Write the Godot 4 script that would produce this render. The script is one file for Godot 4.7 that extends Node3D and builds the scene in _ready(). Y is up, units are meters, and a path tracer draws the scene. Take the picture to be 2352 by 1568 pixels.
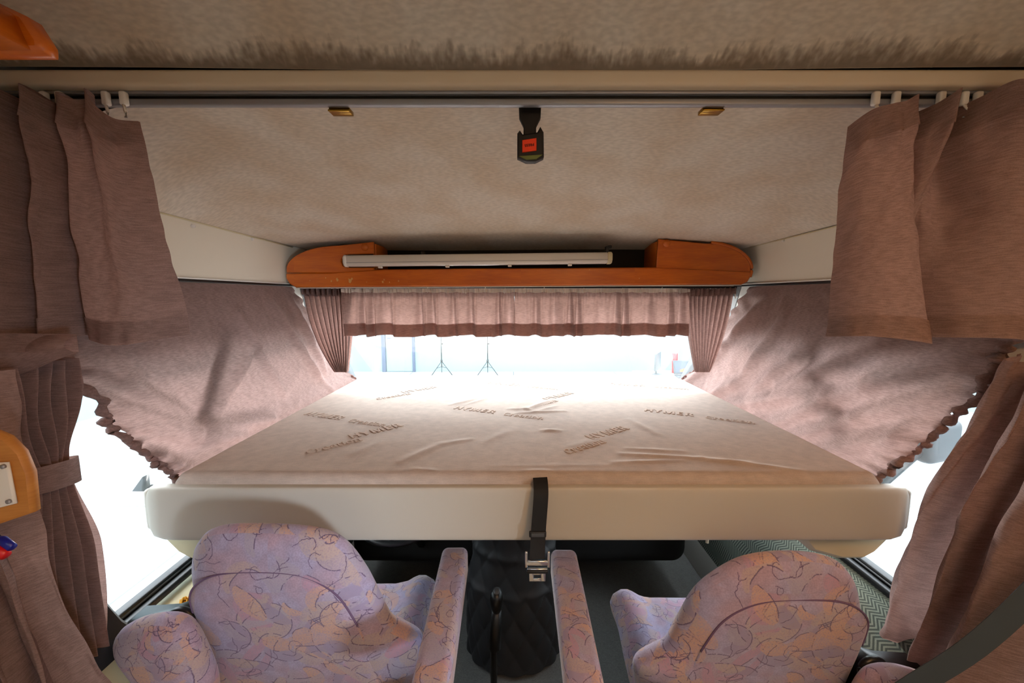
extends Node3D
# Cab of an old motorhome seen from its living area, with the drop-down bed lowered.

var M := {}
var used := {}
var rng := RandomNumberGenerator.new()
const WX := 1.07

# ---------------------------------------------------------------- naming helpers
func numbered(n: String) -> String:
	if not used.has(n):
		used[n] = 0
		return n
	used[n] += 1
	return "%s_%03d" % [n, used[n]]

func tag(o: Node3D, label: String, category: String, group := "") -> void:
	o.set_meta("label", label)
	o.set_meta("category", category)
	if group != "":
		o.set_meta("group", group)

func thing(called: String, label: String, category: String, at := Vector3.ZERO, turn := 0.0, group := "") -> Node3D:
	var o := Node3D.new()
	o.name = numbered(called)
	add_child(o)
	o.position = at
	o.rotation.y = turn
	tag(o, label, category, group)
	return o

func part(parent: Node3D, called: String, mesh: Mesh, m: Material, label := "") -> MeshInstance3D:
	var o := MeshInstance3D.new()
	o.name = called
	o.mesh = mesh
	o.material_override = m
	o.cast_shadow = GeometryInstance3D.SHADOW_CASTING_SETTING_ON
	parent.add_child(o, true)
	if label != "":
		o.set_meta("label", label)
	return o

func struct(called: String, mesh: Mesh, m: Material) -> MeshInstance3D:
	var o := part(self, called, mesh, m)
	o.set_meta("kind", "structure")
	return o

func lone(called: String, mesh: Mesh, m: Material, label: String, category: String, group := "") -> MeshInstance3D:
	var o := part(self, numbered(called), mesh, m)
	tag(o, label, category, group)
	return o

# ---------------------------------------------------------------- geometry helpers
func cr(p: Array, t: float) -> Vector3:
	var n := p.size()
	if n == 1:
		return p[0]
	var f := clampf(t, 0.0, 1.0) * (n - 1)
	var i := mini(int(f), n - 2)
	var w := f - i
	var a: Vector3 = p[maxi(i - 1, 0)]
	var b: Vector3 = p[i]
	var c: Vector3 = p[i + 1]
	var d: Vector3 = p[mini(i + 2, n - 1)]
	return b.cubic_interpolate(c, a, d, w)

func loft(rows: Array, u: float, v: float) -> Vector3:
	var q := []
	for r in rows:
		q.append(cr(r, u))
	return cr(q, v)

# grid surface from f(u, v); UV in metres divided by tile
func sheet(nu: int, nv: int, f: Callable, tile := 1.0, wu := 1.0, wv := 1.0) -> ArrayMesh:
	var P := PackedVector3Array()
	var N := PackedVector3Array()
	var T := PackedVector2Array()
	var I := PackedInt32Array()
	for j in nv + 1:
		for i in nu + 1:
			P.append(f.call(float(i) / nu, float(j) / nv))
			T.append(Vector2(float(i) / nu * wu, float(j) / nv * wv) / tile)
	var s := nu + 1
	for j in nv + 1:
		for i in nu + 1:
			var du := P[j * s + mini(i + 1, nu)] - P[j * s + maxi(i - 1, 0)]
			var dv := P[mini(j + 1, nv) * s + i] - P[maxi(j - 1, 0) * s + i]
			var n := dv.cross(du)
			N.append(n.normalized() if n.length() > 1e-12 else Vector3.UP)
	for j in nv:
		for i in nu:
			var a := j * s + i
			I.append_array([a, a + 1, a + s, a + 1, a + s + 1, a + s])
	# normals follow the winding of the faces
	var g := Plane(P[I[0]], P[I[1]], P[I[2]]).normal
	if g.dot(N[0]) < 0:
		for k in N.size():
			N[k] = -N[k]
	var arr := []
	arr.resize(Mesh.ARRAY_MAX)
	arr[Mesh.ARRAY_VERTEX] = P
	arr[Mesh.ARRAY_NORMAL] = N
	arr[Mesh.ARRAY_TEX_UV] = T
	arr[Mesh.ARRAY_INDEX] = I
	var m := ArrayMesh.new()
	m.add_surface_from_arrays(Mesh.PRIMITIVE_TRIANGLES, arr)
	return m

func stool() -> SurfaceTool:
	var st := SurfaceTool.new()
	st.begin(Mesh.PRIMITIVE_TRIANGLES)
	st.set_smooth_group(0)
	return st

func done(st: SurfaceTool) -> ArrayMesh:
	st.generate_normals()
	return st.commit()

func tri(st: SurfaceTool, a: Vector3, b: Vector3, c: Vector3, k := 1.0) -> void:
	var n := (b - a).cross(c - a).abs()
	for p in [a, b, c]:
		if n.x >= n.y and n.x >= n.z:
			st.set_uv(Vector2(p.z, -p.y) * k)
		elif n.y >= n.z:
			st.set_uv(Vector2(p.x, p.z) * k)
		else:
			st.set_uv(Vector2(p.x, -p.y) * k)
		st.add_vertex(p)

func quad(st: SurfaceTool, a: Vector3, b: Vector3, c: Vector3, d: Vector3, k := 1.0) -> void:
	tri(st, a, b, c, k)
	tri(st, a, c, d, k)

# box with rounded edges
func rbox(st: SurfaceTool, xf: Transform3D, size: Vector3, b := 0.004, seg := 1, k := 1.0) -> void:
	var h := size * 0.5
	b = minf(b, minf(h.x, minf(h.y, h.z)) * 0.98)
	var axes := [[0, 1, 2], [1, 2, 0], [2, 0, 1]]
	for ax in axes:
		var cu := [-h[ax[0]]]
		var cv := [-h[ax[1]]]
		for s in range(seg):
			cu.append(-h[ax[0]] + b * (s + 1.0) / seg)
			cv.append(-h[ax[1]] + b * (s + 1.0) / seg)
		for s in range(seg, 0, -1):
			cu.append(h[ax[0]] - b * s / seg)
			cv.append(h[ax[1]] - b * s / seg)
		cu.append(h[ax[0]])
		cv.append(h[ax[1]])
		for sg in [-1.0, 1.0]:
			for i in cu.size() - 1:
				for j in cv.size() - 1:
					var q := []
					for ij in [[i, j], [i + 1, j], [i + 1, j + 1], [i, j + 1]]:
						var p := Vector3.ZERO
						p[ax[0]] = cu[ij[0]]
						p[ax[1]] = cv[ij[1]]
						p[ax[2]] = sg * h[ax[2]]
						var c := p.clamp(-h + Vector3.ONE * b, h - Vector3.ONE * b)
						var dd := p - c
						q.append(xf * (c + dd.normalized() * b if dd.length() > 1e-9 else p))
					if sg < 0:
						quad(st, q[0], q[1], q[2], q[3], k)
					else:
						quad(st, q[3], q[2], q[1], q[0], k)

func at(x: float, y: float, z: float, rx := 0.0, ry := 0.0, rz := 0.0) -> Transform3D:
	return Transform3D(Basis.from_euler(Vector3(rx, ry, rz)), Vector3(x, y, z))

func box(c: Vector3, size: Vector3, b := 0.004, seg := 1, k := 1.0) -> ArrayMesh:
	var st := stool()
	rbox(st, at(c.x, c.y, c.z), size, b, seg, k)
	return done(st)

func boxes(list: Array, b := 0.004, k := 1.0) -> ArrayMesh:
	var st := stool()
	for e in list:
		rbox(st, at(e[0], e[1], e[2]), Vector3(e[3], e[4], e[5]), b, 1, k)
	return done(st)

# box from two opposite corners
func span(a: Vector3, c: Vector3) -> Array:
	var m := (a + c) * 0.5
	var s := (c - a).abs()
	return [m.x, m.y, m.z, s.x, s.y, s.z]

func tube(st: SurfaceTool, pts: Array, r, sides := 10, flat := 1.0) -> void:
	var n := pts.size()
	var rings := []
	var up := Vector3.UP
	for i in n:
		var d: Vector3 = (pts[mini(i + 1, n - 1)] - pts[maxi(i - 1, 0)]).normalized()
		var side := d.cross(up)
		if side.length() < 0.05:
			side = d.cross(Vector3.RIGHT)
		side = side.normalized()
		var u2 := side.cross(d).normalized()
		var rr: float = r[i] if r is Array else r
		var ring := []
		for k in sides:
			var a := TAU * k / sides
			ring.append(pts[i] + side * cos(a) * rr + u2 * sin(a) * rr * flat)
		rings.append(ring)
	for i in n - 1:
		for k in sides:
			var k2 := (k + 1) % sides
			quad(st, rings[i][k], rings[i][k2], rings[i + 1][k2], rings[i + 1][k])
	for e in [0, n - 1]:
		for k in sides:
			var k2 := (k + 1) % sides
			if e == 0:
				tri(st, pts[e], rings[e][k2], rings[e][k])
			else:
				tri(st, pts[e], rings[e][k], rings[e][k2])

func tubemesh(pts: Array, r, sides := 10, flat := 1.0) -> ArrayMesh:
	var st := stool()
	tube(st, pts, r, sides, flat)
	return done(st)

# outline in local XY pushed along local Z, with a bevelled rim
func prism(st: SurfaceTool, poly: Array, depth: float, xf := Transform3D.IDENTITY, bev := 0.002, k := 1.0) -> void:
	var n := poly.size()
	var area := 0.0
	for i in n:
		var a: Vector2 = poly[i]
		var b: Vector2 = poly[(i + 1) % n]
		area += a.cross(b)
	if area < 0:
		poly = poly.duplicate()
		poly.reverse()
	var inset := PackedVector2Array()
	for i in n:
		var p: Vector2 = poly[i]
		var e1: Vector2 = (p - poly[(i + n - 1) % n]).normalized()
		var e2: Vector2 = (poly[(i + 1) % n] - p).normalized()
		var nn := Vector2(-e1.y, e1.x) + Vector2(-e2.y, e2.x)
		nn = nn.normalized() / maxf(0.5, nn.length() * 0.5)
		inset.append(p + nn * bev)
	var idx := Geometry2D.triangulate_polygon(inset)
	var h := depth * 0.5
	st.set_smooth_group(1)
	for i in range(0, idx.size(), 3):
		var a := inset[idx[i]]
		var b := inset[idx[i + 1]]
		var c := inset[idx[i + 2]]
		if (b - a).cross(c - a) < 0:
			var t := b
			b = c
			c = t
		tri(st, xf * Vector3(a.x, a.y, h), xf * Vector3(c.x, c.y, h), xf * Vector3(b.x, b.y, h), k)
		tri(st, xf * Vector3(a.x, a.y, -h), xf * Vector3(b.x, b.y, -h), xf * Vector3(c.x, c.y, -h), k)
	st.set_smooth_group(2)
	for i in n:
		var j := (i + 1) % n
		var p: Vector2 = poly[i]
		var q: Vector2 = poly[j]
		var pi := inset[i]
		var qi := inset[j]
		var hb := h - bev
		quad(st, xf * Vector3(p.x, p.y, hb), xf * Vector3(q.x, q.y, hb), xf * Vector3(q.x, q.y, -hb), xf * Vector3(p.x, p.y, -hb), k)
		quad(st, xf * Vector3(pi.x, pi.y, h), xf * Vector3(qi.x, qi.y, h), xf * Vector3(q.x, q.y, hb), xf * Vector3(p.x, p.y, hb), k)
		quad(st, xf * Vector3(p.x, p.y, -hb), xf * Vector3(q.x, q.y, -hb), xf * Vector3(qi.x, qi.y, -h), xf * Vector3(pi.x, pi.y, -h), k)
	st.set_smooth_group(0)

func prismmesh(poly: Array, depth: float, xf := Transform3D.IDENTITY, bev := 0.002, k := 1.0) -> ArrayMesh:
	var st := stool()
	prism(st, poly, depth, xf, bev, k)
	return done(st)

# a prism whose outline lies in the (z, y) plane, thickness along x
func side_xf(x: float) -> Transform3D:
	return Transform3D(Basis(Vector3(0, 0, 1), Vector3(0, 1, 0), Vector3(-1, 0, 0)), Vector3(x, 0, 0))

# flat webbing along a path, width across "across"
func ribbon(pts: Array, across: Vector3, width: float, thick := 0.0015, seg := 6) -> ArrayMesh:
	var st := stool()
	var n := (pts.size() - 1) * seg
	var w := across.normalized() * width * 0.5
	var prev := []
	for i in n + 1:
		var t := float(i) / n
		var p := cr(pts, t)
		var d := (cr(pts, t + 0.01) - cr(pts, t - 0.01)).normalized()
		var nn := d.cross(w).normalized() * thick * 0.5
		var r := [p - w - nn, p + w - nn, p + w + nn, p - w + nn]
		if i > 0:
			for k in 4:
				st.set_smooth_group(k)
				var k2 := (k + 1) % 4
				quad(st, prev[k], prev[k2], r[k2], r[k])
		else:
			quad(st, r[0], r[3], r[2], r[1])
		prev = r
	quad(st, prev[0], prev[1], prev[2], prev[3])
	return done(st)

# cushion: star-shaped outline in XY around c, swelling along Z
func cushion(outline: Array, c: Vector2, t_front: float, t_back: float, rings := 14, pw := 2.6, bend = null, k := 1.0) -> ArrayMesh:
	var pts := []
	var m := outline.size()
	var per := m * 6
	for i in per:
		var f := float(i) / 6.0
		var i0 := int(f)
		var w := f - i0
		var a: Vector2 = outline[(i0 + m - 1) % m]
		var b: Vector2 = outline[i0 % m]
		var d: Vector2 = outline[(i0 + 1) % m]
		var e: Vector2 = outline[(i0 + 2) % m]
		pts.append(b.cubic_interpolate(d, a, e, w))
	var st := stool()
	var shell := func(s: float, i: int, sg: float) -> Vector3:
		var q: Vector2 = c + (pts[i % per] - c) * s
		var t := pow(maxf(0.0, 1.0 - pow(s, pw)), 0.5)
		var p := Vector3(q.x, q.y, t * (t_back if sg > 0 else -t_front))
		return bend.call(p) if bend != null else p
	for sg in [1.0, -1.0]:
		for r in rings:
			var s0 := 1.0 - pow(1.0 - float(r) / rings, 1.7)
			var s1 := 1.0 - pow(1.0 - float(r + 1) / rings, 1.7)
			for i in per:
				var A: Vector3 = shell.call(s0, i, sg)
				var B: Vector3 = shell.call(s1, i, sg)
				var C: Vector3 = shell.call(s1, i + 1, sg)
				var D: Vector3 = shell.call(s0, i + 1, sg)
				if sg > 0:
					if r > 0:
						tri(st, A, D, C, k)
					tri(st, A, C, B, k)
				else:
					if r > 0:
						tri(st, A, C, D, k)
					tri(st, A, B, C, k)
	return done(st)

func seg_dist(p: Vector2, a: Vector2, b: Vector2) -> Vector2:
	var ab := b - a
	var t := clampf((p - a).dot(ab) / maxf(ab.length_squared(), 1e-9), 0.0, 1.0)
	return Vector2(p.distance_to(a + ab * t), t)

# height added by soft creases [x1, y1, x2, y2, width, height]
func creases(p: Vector2, list: Array) -> float:
	var h := 0.0
	for e in list:
		var d := seg_dist(p, Vector2(e[0], e[1]), Vector2(e[2], e[3]))
		var w: float = e[4]
		if d.x < w * 3.0:
			var s := d.x / w
			h += e[5] * exp(-s * s) * (0.45 + 0.55 * sin(PI * clampf(d.y, 0.05, 0.95)))
	return h

# ---------------------------------------------------------------- materials
func mat(c: Color, rough := 0.8, metal := 0.0, tex: Texture2D = null) -> StandardMaterial3D:
	var m := StandardMaterial3D.new()
	m.albedo_color = c
	m.roughness = rough
	m.metallic = metal
	if tex:
		m.albedo_texture = tex
	m.cull_mode = BaseMaterial3D.CULL_DISABLED
	return m

func tex_of(img: Image) -> ImageTexture:
	img.generate_mipmaps()
	return ImageTexture.create_from_image(img)

func noise(kind: int, freq: float, sd: int, oct := 3) -> FastNoiseLite:
	var n := FastNoiseLite.new()
	n.noise_type = kind
	n.frequency = freq
	n.seed = sd
	n.fractal_octaves = oct
	return n

# woven cloth: grey multiplier with slubs along U
func cloth_image(n: int, sd: int, slub: float, weave: float) -> Image:
	var a := noise(FastNoiseLite.TYPE_SIMPLEX_SMOOTH, 0.02, sd, 3)
	var b := noise(FastNoiseLite.TYPE_SIMPLEX, 0.09, sd + 5, 2)
	var r := RandomNumberGenerator.new()
	r.seed = sd
	var img := Image.create(n, n, false, Image.FORMAT_RGB8)
	for y in n:
		for x in n:
			var v := 0.90 + 0.05 * a.get_noise_2d(x, y) + slub * b.get_noise_2d(x * 0.22, y * 2.4) + weave * (r.randf() - 0.5)
			v = clampf(v, 0.0, 1.0)
			img.set_pixel(x, y, Color(v, v, v))
	return img

func wood_image(sd: int, c1: Color, c2: Color) -> Image:
	var a := noise(FastNoiseLite.TYPE_SIMPLEX_SMOOTH, 0.012, sd, 4)
	var b := noise(FastNoiseLite.TYPE_SIMPLEX, 0.2, sd + 3, 2)
	var img := Image.create(512, 256, false, Image.FORMAT_RGB8)
	for y in 256:
		for x in 512:
			var t := 0.5 + 0.6 * a.get_noise_2d(x * 0.25, y * 3.0) + 0.22 * b.get_noise_2d(x * 0.06, y * 1.5)
			img.set_pixel(x, y, c1.lerp(c2, clampf(t, 0.0, 1.0)))
	return img

# mauve upholstery strewn with peach, pink and sand crescents and thin dark strokes
func upholstery_image() -> Image:
	var n := 896
	var soft := noise(FastNoiseLite.TYPE_SIMPLEX_SMOOTH, 0.010, 5, 3)
	var fine := noise(FastNoiseLite.TYPE_SIMPLEX, 0.20, 6, 2)
	var wash := noise(FastNoiseLite.TYPE_SIMPLEX_SMOOTH, 0.03, 8, 3)
	var img := Image.create(n, n, false, Image.FORMAT_RGB8)
	var lav := Color(0.64, 0.605, 0.715)
	var mauve := Color(0.66, 0.57, 0.64)
	var ink := Color(0.36, 0.29, 0.40)
	for y in n:
		for x in n:
			var c := lav.lerp(mauve, clampf(0.5 + 1.2 * soft.get_noise_2d(x, y), 0.0, 1.0))
			c = c * (1.0 + 0.07 * fine.get_noise_2d(x, y) + 0.06 * wash.get_noise_2d(x, y))
			img.set_pixel(x, y, c)
	var r := RandomNumberGenerator.new()
	r.seed = 77
	var tones := [Color(0.76, 0.61, 0.55), Color(0.77, 0.62, 0.55), Color(0.70, 0.63, 0.62), Color(0.71, 0.55, 0.63), Color(0.66, 0.62, 0.68), Color(0.60, 0.55, 0.66), Color(0.71, 0.63, 0.61)]
	for k in 430:
		var tone: Color = tones[r.randi() % tones.size()]
		var p := Vector2(r.randf() * n, r.randf() * n)
		var a := r.randf() * TAU
		var bend := r.randf_range(-0.042, 0.042)
		var ln := int(r.randf_range(50, 140))
		var wd := r.randf_range(8.0, 22.0)
		var strength := r.randf_range(0.55, 0.95)
		var outline := r.randf() < 0.85
		for i in ln * 2:
			var t := i / (ln * 2.0)
			p += Vector2(cos(a), sin(a)) * 0.5
			a += bend * 0.5 + 0.02 * wash.get_noise_2d(p.x * 3.0, p.y * 3.0)
			var nn := Vector2(-sin(a), cos(a))
			var w := wd * pow(sin(PI * clampf(t * 0.92 + 0.06, 0.0, 1.0)), 0.7)
			var m := int(w * 2.0)
			for j in range(-m, m + 1):
				var q := p + nn * (j * 0.5)
				var x := posmod(int(q.x), n)
				var y := posmod(int(q.y), n)
				var g := clampf(0.75 + 0.9 * fine.get_noise_2d(x, y), 0.0, 1.0)
				img.set_pixel(x, y, img.get_pixel(x, y).lerp(tone, 0.45 * strength * g))
			if outline and t > 0.06 and wash.get_noise_2d(p.x * 0.8 + 500, p.y * 0.8) > -0.12:
				var q2 := p + nn * w
				img.set_pixel(posmod(int(q2.x), n), posmod(int(q2.y), n), ink)
				q2 += nn * 0.8
				img.set_pixel(posmod(int(q2.x), n), posmod(int(q2.y), n), ink.lerp(lav, 0.35))
	for k in 260:
		var p := Vector2(r.randf() * n, r.randf() * n)
		var a := r.randf() * TAU
		var bend := r.randf_range(-0.07, 0.07)
		for i in int(r.randf_range(30, 130)):
			p += Vector2(cos(a), sin(a)) * 0.7
			a += bend * 0.7 + 0.25 * fine.get_noise_2d(p.x, p.y)
			img.set_pixel(posmod(int(p.x), n), posmod(int(p.y), n), ink)
	return img

func herringbone_image() -> Image:
	var n := 256
	var img := Image.create(n, n, false, Image.FORMAT_RGB8)
	var r := RandomNumberGenerator.new()
	r.seed = 12
	for y in n:
		for x in n:
			var col := x % 64
			var zig := col if col < 32 else 64 - col
			var s := fmod(y + zig * 0.8 + 512.0, 16.0)
			var t := smoothstep(5.0, 7.0, s) * (1.0 - smoothstep(13.0, 15.0, s))
			var c := Color(0.30, 0.33, 0.30).lerp(Color(0.54, 0.57, 0.51), t)
			c = c * (0.9 + 0.2 * r.randf())
			img.set_pixel(x, y, c)
	return img

# headlining felt; "dirty" adds the grimy band along the joint with the trim (V = 0)
func felt_image(dirty: bool, sd: int) -> Image:
	var w := 1024
	var h := 512
	var a := noise(FastNoiseLite.TYPE_SIMPLEX_SMOOTH, 0.008, sd, 4)
	var b := noise(FastNoiseLite.TYPE_SIMPLEX, 0.15, sd + 1, 2)
	var k := noise(FastNoiseLite.TYPE_SIMPLEX, 0.05, sd + 2, 4)
	var img := Image.create(w, h, false, Image.FORMAT_RGB8)
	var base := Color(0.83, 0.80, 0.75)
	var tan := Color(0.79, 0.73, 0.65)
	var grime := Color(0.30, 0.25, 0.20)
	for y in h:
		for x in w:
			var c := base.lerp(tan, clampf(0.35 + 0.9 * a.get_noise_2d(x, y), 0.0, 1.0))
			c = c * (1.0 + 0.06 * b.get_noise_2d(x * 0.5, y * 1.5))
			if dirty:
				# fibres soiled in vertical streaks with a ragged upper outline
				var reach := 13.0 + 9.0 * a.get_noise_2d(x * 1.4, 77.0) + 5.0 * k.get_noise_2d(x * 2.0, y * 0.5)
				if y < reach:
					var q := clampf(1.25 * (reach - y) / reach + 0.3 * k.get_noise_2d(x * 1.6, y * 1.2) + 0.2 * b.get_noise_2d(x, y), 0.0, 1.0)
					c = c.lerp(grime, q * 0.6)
			img.set_pixel(x, y, c)
	return img

func make_materials() -> void:
	var ct := tex_of(cloth_image(512, 3, 0.09, 0.12))
	var fabric := mat(Color(0.71, 0.60, 0.575), 0.95, 0.0, ct)
	fabric.backlight_enabled = true
	fabric.backlight = Color(1.0, 0.93, 0.90)
	M.fabric = fabric
	M.tape = mat(Color(0.86, 0.82, 0.78), 0.9)
	M.tape.backlight_enabled = true
	M.tape.backlight = Color(0.3, 0.3, 0.3)
	M.plush = mat(Color(1, 1, 1), 0.92, 0.0, tex_of(upholstery_image()))
	M.plush.rim_enabled = true
	M.plush.rim = 0.5
	M.plush.rim_tint = 0.6
	M.piping = mat(Color(0.42, 0.33, 0.44), 0.9)
	M.herring = mat(Color(1, 1, 1), 0.95, 0.0, tex_of(herringbone_image()))
	M.felt = mat(Color(1, 1, 1), 0.97, 0.0, tex_of(felt_image(false, 50)))
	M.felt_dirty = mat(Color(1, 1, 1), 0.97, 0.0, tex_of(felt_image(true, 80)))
	M.wood = mat(Color(1, 1, 1), 0.38, 0.0, tex_of(wood_image(21, Color(0.86, 0.46, 0.10), Color(0.75, 0.36, 0.07))))
	M.wood.clearcoat_enabled = true
	M.wood.clearcoat = 0.35
	M.wood.clearcoat_roughness = 0.25
	M.oak = mat(Color(1, 1, 1), 0.5, 0.0, tex_of(wood_image(44, Color(0.78, 0.53, 0.24), Color(0.68, 0.43, 0.17))))
	M.vinyl = mat(Color(0.86, 0.835, 0.77), 0.5)
	M.cream = mat(Color(0.80, 0.76, 0.62), 0.55)
	M.cream_trim = mat(Color(0.83, 0.77, 0.67), 0.7)
	M.white = mat(Color(0.88, 0.87, 0.84), 0.45)
	M.black = mat(Color(0.035, 0.035, 0.04), 0.55)
	M.rubber = mat(Color(0.03, 0.03, 0.03), 0.4)
	M.webbing = mat(Color(0.07, 0.07, 0.075), 0.75)
	M.webbing_teal = mat(Color(0.20, 0.24, 0.26), 0.75)
	M.chrome = mat(Color(0.80, 0.81, 0.83), 0.18, 1.0)
	M.alu = mat(Color(0.62, 0.63, 0.65), 0.45, 0.6)
	M.brass = mat(Color(0.62, 0.48, 0.16), 0.3, 1.0)
	M.orange = mat(Color(0.95, 0.25, 0.05), 0.45)
	M.ink = mat(Color(0.12, 0.03, 0.02), 0.7)
	M.olive = mat(Color(0.42, 0.46, 0.22), 0.6)
	M.mattress = mat(Color(0.83, 0.755, 0.70), 0.95, 0.0, tex_of(cloth_image(512, 14, 0.03, 0.07)))
	M.mattress.rim_enabled = true
	M.mattress.rim = 0.3
	M.emboss = mat(Color(0.78, 0.695, 0.635), 0.95)
	M.board = mat(Color(0.76, 0.735, 0.685), 0.5)
	M.carpet = mat(Color(0.42, 0.42, 0.41), 1.0, 0.0, tex_of(cloth_image(256, 61, 0.05, 0.45)))
	M.quilt = mat(Color(0.12, 0.125, 0.135), 0.6)
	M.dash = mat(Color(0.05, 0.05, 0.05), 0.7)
	M.canvas = mat(Color(0.27, 0.31, 0.28), 0.9)
	M.yellow = mat(Color(0.85, 0.58, 0.05), 0.7)
	M.red = mat(Color(0.80, 0.05, 0.07), 0.35)
	M.blue = mat(Color(0.04, 0.09, 0.55), 0.35)
	M.grey_trim = mat(Color(0.42, 0.43, 0.44), 0.6)
	M.lino = mat(Color(0.76, 0.71, 0.63), 0.6)
	M.shell = mat(Color(0.80, 0.79, 0.76), 0.7)
	M.hall_wall = mat(Color(0.53, 0.61, 0.63), 0.9)
	M.hall_floor = mat(Color(0.54, 0.57, 0.58), 0.7)
	M.joint = mat(Color(0.35, 0.37, 0.38), 0.9)
	M.steel_blue = mat(Color(0.25, 0.30, 0.40), 0.5)
	M.grey_plastic = mat(Color(0.28, 0.29, 0.30), 0.5)
	M.screen = mat(Color(0.25, 0.28, 0.32), 0.25)
	var g := mat(Color(0.9, 0.97, 0.97, 0.06), 0.02)
	g.transparency = BaseMaterial3D.TRANSPARENCY_ALPHA
	M.glass = g

# ---------------------------------------------------------------- main
func _ready() -> void:
	rng.seed = 4
	# camera
	var cam := Camera3D.new()
	cam.name = "camera"
	cam.fov = rad_to_deg(2.0 * atan(784.0 / 900.0))
	cam.near = 0.02
	add_child(cam)
	cam.position = Vector3(-0.04, 1.65, 0)
	cam.rotation.x = -atan(104.0 / 900.0)
	cam.current = true
	# sky and exposure
	var we := WorldEnvironment.new()
	we.name = "world_environment"
	var env := Environment.new()
	env.background_mode = Environment.BG_SKY
	var sm := ProceduralSkyMaterial.new()
	sm.sky_top_color = Color(0.93, 0.97, 1.0)
	sm.sky_horizon_color = Color(0.95, 0.98, 1.0)
	sm.ground_bottom_color = Color(0.6, 0.6, 0.6)
	sm.ground_horizon_color = Color(0.95, 0.98, 1.0)
	sm.energy_multiplier = 3.2
	var sky := Sky.new()
	sky.sky_material = sm
	env.sky = sky
	env.ambient_light_source = Environment.AMBIENT_SOURCE_SKY
	env.tonemap_mode = Environment.TONE_MAPPER_LINEAR
	env.tonemap_exposure = 3.8
	env.sdfgi_enabled = true
	env.ssao_enabled = true
	env.ssil_enabled = true
	we.environment = env
	add_child(we)

	make_materials()
	build_shell()
	build_hall()
	build_ceiling()
	build_console()
	build_bed()
	build_curtains()
	build_seats()
	build_cab_floor()
	build_doors()
	build_left_corner()
	build_lamp()

# ---------------------------------------------------------------- structure
func build_shell() -> void:
	var t := 0.05
	struct("floor", box(Vector3(0, -0.03, -0.1), Vector3(2.3, 0.06, 5.5), 0.002, 1, 4.0), M.carpet)
	struct("floor_living", box(Vector3(0, 0.004, 1.05), Vector3(2.14, 0.008, 3.1), 0.002), M.lino)
	for s in [-1, 1]:
		var xi: float = s * WX
		var xo: float = s * (WX + t)
		var L := []
		L.append(span(Vector3(xi, 0, -2.8), Vector3(xo, 0.80, 2.6)))
		L.append(span(Vector3(xi - s * 0.018, 1.47, -2.0), Vector3(xo, 2.27, -0.72)))
		L.append(span(Vector3(xi, 0.80, -0.84 if s < 0 else -0.90), Vector3(xo, 2.27, 0.35)))
		var zr := 0.33 if s > 0 else 1.1
		var ze := 0.86 if s > 0 else 2.05
		L.append(span(Vector3(xi, 0.80, ze), Vector3(xo, 2.27, 2.05)))
		L.append(span(Vector3(xi, 0.80, 0.35), Vector3(xo, 2.27, zr)))
		L.append(span(Vector3(xi, 0.80, zr), Vector3(xo, 0.95, ze)))
		L.append(span(Vector3(xi, 1.50, zr), Vector3(xo, 2.27, ze)))
		L.append(span(Vector3(xi, 0.80, 2.05), Vector3(xo, 2.27, 2.6)))
		var st := stool()
		for e in L:
			if e[5] > 0.01:
				rbox(st, at(e[0], e[1], e[2]), Vector3(e[3], e[4], e[5]), 0.002)
		var ap := stool()
		prism(ap, [Vector2(-1.98, 1.74), Vector2(-2.78, 0.80), Vector2(-2.60, 0.80), Vector2(-1.96, 1.5), Vector2(-1.86, 1.74)], 0.07, side_xf(s * (WX + 0.015)), 0.004)
		struct("trim_5" if s < 0 else "trim_6", done(ap), M.grey_trim)
		struct("wall_left" if s < 0 else "wall_right", done(st), M.shell)
		struct("window_1" if s < 0 else "window_2", prismmesh([Vector2(-0.71, 0.79), Vector2(-0.71, 1.51), Vector2(-1.97, 1.51), Vector2(-2.62, 0.79)], 0.005, side_xf(s * (WX + 0.03)), 0.0005), M.glass)
		struct("window_4" if s < 0 else "window_5", box(Vector3(s * (WX + 0.03), 1.22, 1.2), Vector3(0.005, 0.58, 1.76), 0.0005), M.glass)
	struct("wall_back", box(Vector3(0, 1.1, 2.63), Vector3(2.3, 2.4, 0.06), 0.002), M.shell)
	var f := stool()
	rbox(f, at(0, 0.10, -2.79), Vector3(2.3, 1.42, 0.06), 0.002)
	rbox(f, at(0, 1.95, -1.97), Vector3(2.3, 0.60, 0.05), 0.002)
	struct("wall_front", done(f), M.shell)
	var d := Vector3(0, 1.66, -1.94) - Vector3(0, 0.80, -2.77)
	struct("window_3", tilted_pane(d), M.glass)
	# roof: slabs round the hatch over the living area
	var r := stool()
	for e in [span(Vector3(-1.15, 2.24, -2.0), Vector3(1.15, 2.29, 0.6)), span(Vector3(-1.15, 2.24, 1.15), Vector3(1.15, 2.29, 2.66)), span(Vector3(-1.15, 2.24, 0.6), Vector3(-0.25, 2.29, 1.15)), span(Vector3(0.25, 2.24, 0.6), Vector3(1.15, 2.29, 1.15))]:
		rbox(r, at(e[0], e[1], e[2]), Vector3(e[3], e[4], e[5]), 0.002)
	for e in [span(Vector3(-0.27, 2.16, 0.58), Vector3(0.27, 2.25, 0.6)), span(Vector3(-0.27, 2.16, 1.15), Vector3(0.27, 2.25, 1.17)), span(Vector3(-0.27, 2.16, 0.6), Vector3(-0.25, 2.25, 1.15)), span(Vector3(0.25, 2.16, 0.6), Vector3(0.27, 2.25, 1.15))]:
		rbox(r, at(e[0], e[1], e[2]), Vector3(e[3], e[4], e[5]), 0.002)
	struct("trim_1", done(r), M.shell)
	struct("window_6", box(Vector3(0, 2.27, 0.875), Vector3(0.52, 0.005, 0.57), 0.0005), M.glass)

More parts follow.
